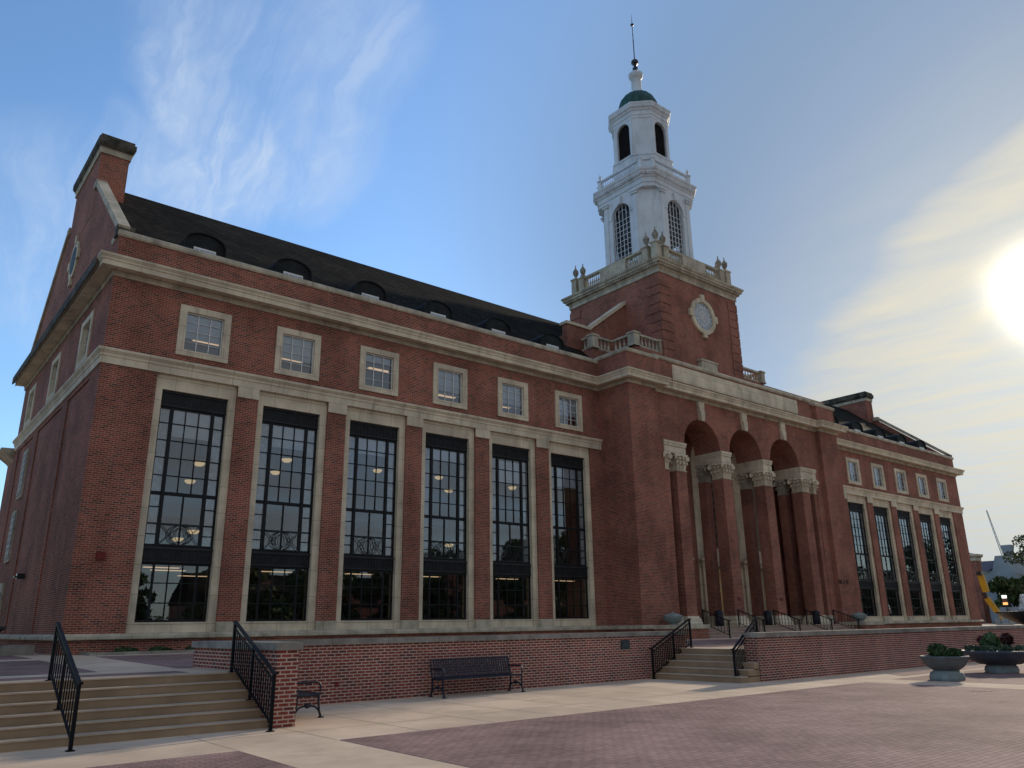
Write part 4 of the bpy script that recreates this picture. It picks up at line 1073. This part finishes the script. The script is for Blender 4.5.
FS = [(3.0, 1.3, 3.74, 'ceiling strip lamp behind the ground floor panes of the leftmost tall window, nearest the glass'), (3.6, 2.6, 3.74, 'second ceiling strip lamp behind the ground floor panes of the leftmost tall window'), (5.4, 5.4, 3.74, 'deepest ceiling strip lamp behind the ground floor panes of the leftmost tall window'), (7.2, 1.6, 3.74, 'ceiling strip lamp behind the lower panes of the second tall window'), (10.6, 1.4, 3.74, 'bright ceiling strip lamp behind the lower panes of the third tall window'), (14.0, 1.6, 3.74, 'ceiling strip lamp behind the lower panes of the fourth tall window'), (18.3, 1.5, 3.74, 'ceiling strip lamp behind the lower panes of the fifth tall window'), (22.0, 1.6, 3.74, 'ceiling strip lamp behind the lower panes of the sixth tall window'),
      (4.7, 4.5, 13.2, 'lit ceiling panel behind the leftmost small upper window'), (8.4, 4.5, 13.2, 'lit ceiling panel behind the second small upper window'), (12.3, 3.4, 13.2, 'lit ceiling panel behind the third small upper window'), (17.3, 5.2, 13.2, 'lit ceiling panel behind the fourth small upper window'), (20.9, 5.0, 13.2, 'lit ceiling panel behind the fifth small upper window'), (22.4, 2.6, 13.2, 'lit ceiling panel behind the sixth small upper window')]
fl = None
for x, y, z, lb in FS:
    if fl is None:
        fl = thing('ceiling_light', lb, 'lamp', (x, y, z), 0, 'strip lights on the ceilings inside')
        m = M(); m.box(-.62, .62, -.15, .15, -.04, -.004); m.build('housing', WMUNT, fl)
        m = M(); m.box(-.58, .58, -.12, .12, -.055, -.041); m.build('diffuser', LAMPF, fl)
    else: c = copy_tree(fl, None, (x, y, z)); c['label'] = lb
lob = thing('ceiling_light', 'warm lamp inside the entrance lobby behind the arches', 'lamp', (CXM, 3.0, 4.69))
m = M(); m.box(-5.5, 5.5, -.25, .25, -.06, -.004); m.build('diffuser', emit('lobby_lamp', (1, .8, .5), 1.6), lob)

# ================================================================== handrails
def handrail(p0, p1, h, label, group=None, n=14, mids=(), ext=.12, name='handrail', simple=False):
    p0, p1 = Vector(p0), Vector(p1)
    t = thing(name, label, 'handrail', tuple(p0), 0, group); q = p1-p0; hz = Vector((q.x, q.y, 0)).normalized()
    for f in (0.0,)+tuple(mids)+(1.0,):
        b = q*f
        m = M()
        s_ = .026 if f in (0.0, 1.0) else .02
        m.box(b.x-s_, b.x+s_, b.y-s_, b.y+s_, b.z, b.z+h); m.box(b.x-.055, b.x+.055, b.y-.055, b.y+.055, b.z, b.z+.015)
        m.build('post', RAILM, t)
    m = M(); up = Vector((0, 0, h))
    a, b = up-hz*ext*0, q+up
    m.bar(a-hz*.0, b, .055, .04); m.bar(a, a-hz*ext, .055, .04); m.bar(b, b+hz*ext*.6, .055, .04); m.build('top_rail', RAILM, t)
    m = M(); m.bar(Vector((0, 0, .13)), q+Vector((0, 0, .13)), .03, .03)
    if not simple: m.bar(Vector((0, 0, h-.12)), q+Vector((0, 0, h-.12)), .028, .028)
    m.build('bottom_rail', RAILM, t)
    for k in range(n):
        f = (k+.5)/n; b = q*f
        m = M(); m.box(b.x-.009, b.x+.009, b.y-.009, b.y+.009, b.z+.13, b.z+(h-.02 if simple else h-.12)); m.build('baluster', RAILM, t)
    return t
handrail((-2.26, -13.92, .005), (-2.27, -11.78, ZT), .92, 'black steel handrail standing in the middle of the wide left steps', n=13, mids=(.55,))
handrail((.75, -13.88, .005), (.78, -11.82, ZT), .92, 'black steel handrail against the end pier of the left retaining wall', n=20, mids=(.5,))
handrail((14.62, -10.22, .005), (16.55, -10.22, ZT), .90, 'black steel handrail at the far side of the middle steps, along the left wall', n=22, mids=(.55,))
handrail((14.82, -13.1, .005), (16.6, -12.75, ZT), .90, 'black steel handrail at the near side of the middle steps, beside the right wall', n=20, mids=(.55,))
RL = ['first entrance handrail from the left, in front of the left pier', 'second entrance handrail from the left', 'middle entrance handrail of the five below the arches', 'fourth entrance handrail from the left', 'rightmost entrance handrail of the five below the arches']
for x, lb in zip((27.25, 30.1, 33.27, 36.4, 39.3), RL):
    handrail((x, -4.0, terr(-4.0)), (x, -2.55, 1.46), .78, 'black iron '+lb, 'handrails on the entrance steps', n=8, simple=True)
# level rails along the porch edge
for (xa, xb, lb) in ((27.5, 29.9, 'level black porch railing between the first and second entrance handrails'), (30.4, 33.0, 'level black porch railing between the second and middle entrance handrails'), (33.6, 36.1, 'level black porch railing right of the middle entrance handrail'), (36.7, 39.0, 'level black porch railing between the fourth and rightmost entrance handrails')):
    pass

# ================================================================== benches
def bench_slats(m, ln):
    n = int(ln/.075)
    prof = [(-.02, .42), (.06, .44), (.20, .425), (.36, .41), (.44, .44), (.47, .52), (.50, .66), (.53, .80), (.56, .84)]    # depth from the front edge, height
    for k in range(n):
        x = .03+(ln-.06)*(k+.5)/n
        for (y0, z0), (y1, z1) in zip(prof[:-1], prof[1:]):
            d_ = Vector((0, y1-y0, z1-z0)).normalized(); nv = Vector((0, -d_.z, d_.y))*.006
            a = [Vector((x+s_*.026, y0, z0)) for s_ in (-1, 1)]; b = [Vector((x+s_*.026, y1, z1)) for s_ in (-1, 1)]
            m.add([a[0], a[1], b[1], b[0], a[0]-nv, a[1]-nv, b[1]-nv, b[0]-nv], [(0, 1, 2, 3), (7, 6, 5, 4), (0, 4, 5, 1), (3, 2, 6, 7), (0, 3, 7, 4), (1, 5, 6, 2)])
BL_ = 2.46
def bench_end(m, x):
    T_ = .024
    m.tube([(x, .02, .43), (x, .02, .30), (x, .00, .12), (x, -.05, .0)], [T_, T_, T_, T_*1.2], 8)
    m.tube([(x, .575, .84), (x, .54, .62), (x, .47, .42), (x, .47, .25), (x, .50, .10), (x, .54, .0)], [T_*.8, T_, T_, T_, T_, T_*1.2], 8)
    m.tube([(x, .54, .64), (x, .36, .64), (x, .12, .65), (x, .02, .63), (x, -.01, .56), (x, .0, .46)], T_*.85, 8)
    m.tube([(x, .02, .42), (x, .25, .40), (x, .47, .41)], T_, 8)
    m.tube([(x, -.02, .10), (x, .08, .20), (x, .25, .24), (x, .42, .20), (x, .52, .08)], T_*.8, 8)
    m.lathe([(.001, -.05), (.05, -.03), (.06, 0), (.05, .03), (.001, .05)], x, .25, 8, 0, True, .225)
    m.box(x-.04, x+.04, -.09, .0, 0, .02); m.box(x-.04, x+.04, .49, .58, 0, .02)
bench = thing('bench', 'black slatted steel bench against the brick retaining wall, facing the plaza', 'bench', (6.32, -10.86, .006), 0, 'black slatted plaza benches')
m = M(); bench_slats(m, BL_); m.build('slatted_seat', BENCHM, bench)
m = M()
for (y, z) in ((-.02, .425), (.56, .845), (.45, .43)): m.bar((.02, y, z), (BL_-.02, y, z), .035, .035)
m.build('seat_frame', BENCHM, bench)
for x in (.0, BL_):
    m = M(); bench_end(m, x); m.build('end_frame', BENCHM, bench)
b2 = copy_tree(bench, None, (2.29, -12.52, .006)); b2.rotation_euler = (0, 0, math.pi/2)
b2['label'] = 'black steel bench seen end-on beside the pier at the left steps'

# ================================================================== planters and urns
def planter(x, y, prof, basep, mt, label, mtb):
    t = thing('planter', label, 'planter', (x, y, .008))
    m = M(); m.lathe(prof, 0, 0, 40); m.build('bowl', mt, t)
    m = M(); m.lathe(basep, 0, 0, 28); m.build('base', mtb, t)
    m = M(); rt = prof[-2][0]; m.lathe([(rt-.12, prof[-1][1]-.02), (rt-.14, prof[-1][1]-.01)], 0, 0, 24); m.build('soil', SOIL, t)
    return t
P1, P2 = (19.35, -16.95), (23.8, -16.75)
planter(P1[0], P1[1], [(.24, .25), (.34, .27), (.48, .36), (.57, .48), (.60, .57), (.64, .60), (.64, .64), (.57, .645), (.55, .60)], [(.44, 0), (.46, .07), (.42, .19), (.32, .26)], PLANT1, 'smaller grey stone bowl planter, left of the dark one, on the brick plaza', URNG)
planter(P2[0], P2[1], [(.34, .22), (.58, .25), (.84, .36), (1.00, .49), (1.07, .58), (1.10, .61), (1.10, .66), (1.01, .665), (.98, .62)], [(.47, 0), (.49, .08), (.46, .17), (.40, .24)], PLANT2, 'wide dark slate bowl planter near the right edge with a tall red-leaved plant', URNG)
def shrub(x, y, z, blobs, n, size, mt, label, group=None, seed=1, name='shrub', cat='plant'):
    t = thing(name, label, cat, (x, y, z), 0, group)
    m = M(); mounds(m, blobs, n, size, 0, 0, seed); m.build('foliage', mt, t)
    m = M(); 
    for k in range(3): m.tube([(0, 0, -.05), (blobs[0][3]*.4*math.cos(k*2.1), blobs[0][4]*.4*math.sin(k*2.1), blobs[0][2]+.02)], .012, 5)
    m.build('stem', BARK, t)
    return t
shrub(P1[0]-.06, P1[1]+.10, .62, [(0, 0, .16, .30, .28, .21), (-.12, .04, .22, .17, .17, .15)], 1300, .040, LEAFG, 'taller round green shrub filling the smaller grey planter', seed=2)
shrub(P1[0]+.05, P1[1]-.28, .62, [(0, 0, .10, .24, .22, .15)], 700, .038, LEAFG, 'lower green shrub at the right in the smaller grey planter', seed=3)
for (dx, dy, lb, s_) in ((-.38, .62, 'leftmost low silvery mound in the dark planter', 4), (-.52, .10, 'second low silvery mound from the left in the dark planter', 5), (-.38, -.36, 'third low silvery mound from the left in the dark planter', 6), (.12, -.68, 'rightmost low silvery mound in the dark planter', 7)):
    shrub(P2[0]+dx, P2[1]+dy, .63, [(0, 0, .09, .26, .24, .12)], 620, .038, LEAFB, lb, 'low mounds in the dark planter', s_)
shrub(P2[0]-.02, P2[1]+.18, .63, [(0, 0, .26, .34, .28, .22), (.1, 0, .42, .2, .16, .16)], 420, .085, LEAFG, 'tall broad-leaved green plant at the middle of the dark planter', seed=8)
shrub(P2[0]+.05, P2[1]-.22, .63, [(.20, 0, .34, .18, .18, .2), (-.12, .60, .30, .16, .16, .16)], 300, .085, LEAFR, 'dark red leaved plant among the green leaves of the dark planter', seed=9)
def stone_urn(x, y, label):
    t = thing('urn', label, 'urn', (x, y, 1.572), 0, 'stone urns beside the entrance')
    m = M(); m.lathe([(.20, 0), (.20, .03), (.15, .05), (.26, .09), (.38, .18), (.44, .30), (.45, .36), (.47, .39), (.43, .41)], 0, 0, 24); m.build('bowl', URNG, t)
    m = M(); m.lathe([(.43, .40), (.34, .45), (.16, .50), (.06, .51), (.06, .55), (.02, .58)], 0, 0, 20); m.build('lid', URNG, t)
stone_urn(24.75, -2.75, 'pale lidded stone urn to the left of the entrance arches')
stone_urn(L-24.75, -2.75, 'pale lidded stone urn to the right of the entrance arches')
bin0 = None
for x, y, lb in ((29.25, -2.0, 'dark litter bin in front of the left arch'), (33.55, -2.0, 'dark litter bin in front of the middle arch'), (38.35, -2.0, 'dark litter bin in front of the right arch')):
    if bin0 is None:
        bin0 = thing('litter_bin', lb, 'bin', (x, y, 1.462), 0, 'dark litter bins on the porch')
        m = M(); m.lathe([(.19, 0), (.21, .03), (.22, .60), (.21, .62)], 0, 0, 16); m.build('body', BLUEB, bin0)
        m = M(); m.lathe([(.25, .62), (.26, .68), (.18, .74), (.08, .77)], 0, 0, 16); m.build('lid', BLUEB, bin0)
    else: c = copy_tree(bin0, None, (x, y, 1.462)); c['label'] = lb
t = thing('planter_box', 'dark flared box planter on a low stone plinth by the left end of the building', 'planter', (-2.05, 2.2, .97))
m = M(); m.lathe([(.75, .32), (1.0, .72), (1.14, .78), (1.14, .86), (.95, .86)], 0, 0, 4, 0, False, 0, math.pi/4); m.build('box', BLACK, t)
m = M(); m.box(-1.6, 1.65, -.75, .75, -.1, .30); m.build('plinth', CAPST, t)
# kerb and small plants along the foot of the left wing
m = M(); m.box(.55, 4.6, -1.32, -1.14, .90, 1.06); m.box(.55, .72, -1.14, 0, .90, 1.06); tag(m.build('bed_kerb', CAPST), 'low concrete kerb of the planting bed under the leftmost tall window', 'kerb')
m = M(); m.quad((.72, -1.14, 1.01), (4.6, -1.14, 1.01), (4.6, .0, 1.01), (.72, .0, 1.01)); tag(m.build('soil', SOIL), kind='structure')
for i, (x, lb) in enumerate(((1.65, 'small green shrub nearest the left corner of the building'), (2.65, 'middle small green shrub under the leftmost tall window'), (3.75, 'small green shrub farthest right in the bed under the leftmost tall window'))):
    shrub(x, -.62, 1.0, [(0, 0, .08, .30, .22, .10), (.2, 0, .06, .22, .18, .08)], 380, .045, LEAFG, lb, 'small shrubs in the bed', 20+i)

# ================================================================== trees
def tree(x, y, z, h, cr, label, seed, n=4500, leaf=.16, lm=LEAFD, group=None, low=.35):
    q = random.Random(seed); t = thing('tree', label, 'tree', (x, y, z), 0, group)
    m = M(); m.tube([(0, 0, -.3), (.05, 0, h*.2), (-.04, .06, h*.45), (.05, 0, h*.75)], [h*.026, h*.02, h*.014, h*.006], 8)
    blobs = []
    for k in range(26):
        a = q.uniform(0, 6.28); e = q.uniform(low, .97); rr = cr*math.sqrt(max(.05, 1-((e-.58)/.48)**2))*q.uniform(.35, .95)
        c = (rr*math.cos(a), rr*math.sin(a), h*e); s_ = cr*q.uniform(.20, .38)
        blobs.append((c[0], c[1], c[2], s_, s_, s_*.7))
        b = h*max(.2, e-.28); m.tube([(0, 0, b), (c[0]*.5, c[1]*.5, (b+c[2])/2+.1), c], [h*.009, h*.006, h*.002], 5)
    m.build('trunk', BARK, t)
    m = M(); mounds(m, blobs, n, leaf, 0, 0, seed+1); m.build('crown', lm, t)
    return t
tree(88, 1.5, .9, 9.2, 3.2, 'leafy tree at the right edge beyond the fountain', 31, 4200, .17, low=.12)
for i, (x, y, h, cr, lb) in enumerate(((112, 13.2, 6.0, 2.8, 'round dark tree behind the yellow lift'), (118, 11.0, 6.4, 3.2, 'dark tree left of the tree at the right edge, below the chimney'), (108, 6.6, 6.2, 2.8, 'low dark tree behind the fountain jet'), (126, 15.8, 5.8, 3.0, 'small dark tree farthest left behind the fountain'), (124, 7.5, 6.6, 3.4, 'tall dark tree farthest right behind the fountain'))):
    tree(x, y, .9, h, cr, lb, 40+i, 4200, .30, group='dark trees beyond the fountain', low=.06)
# the tree line across the plaza behind the photographer: seen mirrored in the window glass
for i, (x, y, h, cr) in enumerate(((8, -74, 6.5, 4.5), (20, -76, 8, 5.5), (33, -74, 9.5, 6), (46, -76, 10.5, 6), (57, -74, 11, 6), (68, -76, 12.5, 6.5), (80, -74, 14.5, 7), (93, -76, 17, 7), (106, -74, 18, 7.5), (124, -76, 12, 6), (172, -80, 9, 6), (190, -80, 10, 6), (212, -80, 15, 8), (236, -80, 23, 10), (258, -80, 27, 11), (282, -80, 27, 11))):
    tree(x, y, 0, h, cr, 'tree of the line across the plaza, mirrored in the library windows', 60+i, 3800, .5, group='trees across the plaza', low=.08)
for i, (x, y, h, cr) in enumerate(((-19, 2, 13, 6), (-21, 12, 14, 6.5), (-20, 22, 14, 6.5), (-21, 33, 13, 6), (-29, 7, 15, 7), (-30, 19, 15, 7))):
    tree(x, y, .9, h, cr, 'large tree beside the left end of the building, outside the view', 90+i, 2600, .5, group='trees beside the left end', low=.08)
m = M(); mounds(m, [(x, -82+2*math.sin(x), 1.6, 4.5, 2.0, 2.2) for x in range(-30, 250, 6)], 9000, .55, 0, 0, 99); tag(m.build('hedge', LEAFD), 'long dark hedge below the trees across the plaza', 'hedge', kind='stuff')

# halls across the plaza, behind the trees: also only seen in the glass
for (x0, x1, hh, lb) in ((34, 72, 8.5, 'brick hall across the plaza, mirrored in the left wing windows'), (76, 132, 11, 'longer brick hall across the plaza, mirrored beside the entrance'), (166, 300, 11, 'long brick hall far across the plaza, mirrored in the right wing windows')):
    t = thing('brick_hall', lb, 'building', (x0, -104, 0), 0, 'halls across the plaza')
    m = M(); m.box(0, x1-x0, 0, 12, 0, hh*.62); m.build('wall', BRICK, t)
    m = M(); m.prism([(-.4, hh*.62), (12.4, hh*.62), (6, hh+1.5)], 'x', -.3, x1-x0+.3); m.build('roof', ROOF, t)
    m = M()
    for k in range(int((x1-x0)/7)): m.prism([(2+k*7, hh*.62), (5.5+k*7, hh*.62), (5.5+k*7, hh*.8), (3.75+k*7, hh+.6), (2+k*7, hh*.8)], 'y', 10.5, 12.2)
    m.build('gable', BRICK, t)
    for k in range(int((x1-x0)/3.5)):
        m = M(); m.box(1+k*3.5, 2.3+k*3.5, 12.001, 12.06, 1.2, 3.4); m.build('window', LOUV, t)

# ================================================================== things at the right edge
t = thing('fountain', 'dark round fountain basin with a white water jet at the right edge', 'fountain', (62, -5.6, .95))
m = M(); m.lathe([(.9, .0), (.9, .18), (1.4, .35), (2.2, .75), (2.62, 1.05), (2.66, 1.15), (2.5, 1.16), (2.4, 1.05)], 0, 0, 40); m.build('basin', mat('wet_black_granite', (.02, .02, .024), .35, .2, 3, spec=.5), t)
m = M(); q = random.Random(12)
for k in range(160):
    a = q.uniform(0, 6.28); hh = q.random(); rr = .12+.28*(1-hh)*q.random()
    s_ = .05+.09*q.random(); m.sphere((rr*math.cos(a)+.85*0, rr*math.sin(a)+.75, 1.1+hh*1.15*(.7+.3*q.random())), s_, 6, 0, 1.6)
m.build('water_jet', WATER, t)
t = thing('boom_lift', 'yellow articulated boom lift beside the far brick building', 'boom lift', (85, 5.06, 1.0))
m = M(); m.bar((0, 1.30, 4.95), (0, 1.08, 3.25), .45, .55); m.bar((0, 1.12, 2.62), (0, .36, 1.22), .40, .48); m.build('boom', YEL, t)
m = M(); m.box(-.25, .25, 1.0, 1.35, 2.62, 3.2); m.box(-.4, .4, 1.1, 1.55, 4.9, 5.3); m.build('joint', BLACK, t)
m = M(); m.bar((0, .36, 1.2), (0, 0.05, .45), .14, .14); m.build('jib', YEL, t)
m = M(); m.box(-.5, .5, -.75, .55, .0, .12); m.box(-.5, .5, -.75, -.70, .12, .7); m.box(-.5, .5, .5, .55, .12, .7); m.bar((-.5, -.72, .4), (-.5, .52, .4), .04, .04); m.bar((-.5, -.72, .7), (-.5, .52, .7), .04, .04); m.build('basket', GREYW, t)
m = M(); m.box(-.8, .8, 2.6, 5.1, .45, 1.3); m.build('turntable', YEL, t)
for yy in (3.0, 4.7):
    for xx in (-.85, .65):
        w_ = M(); w_.prism([(yy+.42*math.cos(2*math.pi*k/16), .42+.42*math.sin(2*math.pi*k/16)) for k in range(16)], 'x', xx, xx+.25); w_.build('wheel', BLACK, t)
t = thing('street_signal', 'lit white and orange signal on a dark post beyond the fountain', 'signal', (100, 9.85, .9))
m = M(); m.tube([(0, 0, 0), (0, 0, 2.2)], .06, 6); m.build('post', BLACK, t)
m = M(); m.box(-.15, .15, -.32, .32, 2.15, 3.4); m.build('housing', BLACK, t)
m = M(); m.box(-.17, -.151, -.25, .25, 3.0, 3.32); m.build('white_lamp', LITW, t)
m = M(); m.box(-.17, -.151, -.25, .25, 2.25, 2.52); m.build('orange_lamp', ORANGE, t)
m = M(); m.box(-.165, -.151, -.2, .22, 2.6, 2.92); m.build('dark_lens', mat('dim_amber_lens', (.25, .06, .03), .4, .1, 4), t)
for (y, lb) in ((10.45, 'pale grey utility cabinet left of the signal post'), (9.35, 'pale grey utility cabinet right of the signal post')):
    o = thing('utility_cabinet', lb, 'cabinet', (101, y, .9)); m = M(); m.box(-.5, .5, -.38, .38, 0, 2.0); m.build('body', GREYW, o)
    m = M(); m.box(-.52, -.501, -.33, .33, .15, 1.85); m.build('door', GREYW, o)
# far brick building
t = thing('brick_building', 'smaller brick building with stone cornice seen past the right end of the library', 'building', (114, 18, .9))
m = M(); m.box(-.6, 1.2, -.6, 26, 0, 8.9); m.build('wall', BRICK, t)
m = M(); m.sweep([(-.6, 26), (-.6, -.6), (1.2, -.6)], [(0, 8.3), (.1, 8.35), (.1, 8.7), (.4, 8.95), (.45, 9.2), (0, 9.3)]); m.build('cornice', STONE, t)
m = M(); m.prism([(-.6, 9.3), (26, 9.3), (20, 10.6), (6, 10.6)], 'x', -.4, 1.1); m.build('roof', GREYR, t)
for y in (.9, 4.0, 7.1):
    for z in (1.0, 4.0, 6.4):
        m = M(); m.box(-.66, -.601, y-.75, y+.75, z-.15, z+1.9); o = m.build('window', STONED, t)
        m = M(); m.box(-.68, -.661, y-.6, y+.6, z, z+1.75); m.build('pane', LOUV, o)
t = thing('gabled_house', 'grey gabled house with a tall chimney beyond the trees', 'house', (150, 25.3, .9))
m = M(); m.box(0, 9, 3.2, 16, 0, 8.75); m.prism([(-.2, 0), (3.2, 0), (3.2, 8.7), (2.4, 11.2), (1.0, 11.2), (-.2, 8.2)], 'x', -.8, 8); m.build('wall', GREYW, t)
m = M(); m.prism([(-.6, 8.65), (9.6, 8.65), (4.5, 10.75)], 'x', 0, 1) if False else m.add([(-.5, 4.0, 8.7), (-.5, 16, 8.7), (4.5, 16, 10.75), (4.5, 3.0, 10.75), (9.5, 4, 8.7), (9.5, 16, 8.7)], [(0, 3, 2, 1), (3, 4, 5, 2), (0, 4, 3), (1, 2, 5)]); m.build('roof', GREYR, t)
m = M(); m.lathe([(1.05, 9.0), (.85, 11.4), (.95, 12.2), (1.15, 12.9), (1.15, 13.2)], 3.4, 1.55, 4, 0, False, 0, math.pi/4); m.build('chimney', GREYW, t)
m = M(); m.box(-.3, -.0, 4.2, 16, 8.5, 8.75); m.build('eave', STONE, t)
t = thing('crane', 'thin pale crane boom against the cream sky at the right', 'crane', (262, 63.0, .9))
m = M(); m.box(-3, 3, -2, 4, 0, 3.2); m.build('cab', YEL, t)
m = M(); a0, a1 = Vector((0, .3, 2.5)), Vector((0, 4.9, 32.6))
t_ = (a1-a0).normalized(); nv = Vector((0, t_.z, -t_.y))
for s_ in (-1, 1):
    for x in (-.35, .35): m.bar(a0+nv*s_*.4+Vector((x, 0, 0)), a1+nv*s_*.1+Vector((x*.3, 0, 0)), .10, .10)
for k in range(24):
    f0, f1 = k/24, (k+1)/24; s_ = 1 if k % 2 else -1
    m.bar(a0.lerp(a1, f0)+nv*s_*.4*(1-.75*f0), a0.lerp(a1, f1)-nv*s_*.4*(1-.75*f1), .05, .05)
m.build('boom', CRANEM, t)

o = M(); o.box(-.22, .22, -.03, .03, 0, .006)
for k in range(9): o.box(-.2+k*.05, -.18+k*.05, -.028, .028, .006, .009)
ob = o.build('drain_grate', BLACK); ob.location = (16.05, -19.1, .008); ob.rotation_euler = (0, 0, -.9); tag(ob, 'small dark drain slot in the brick paving in front of the planters', 'drain')
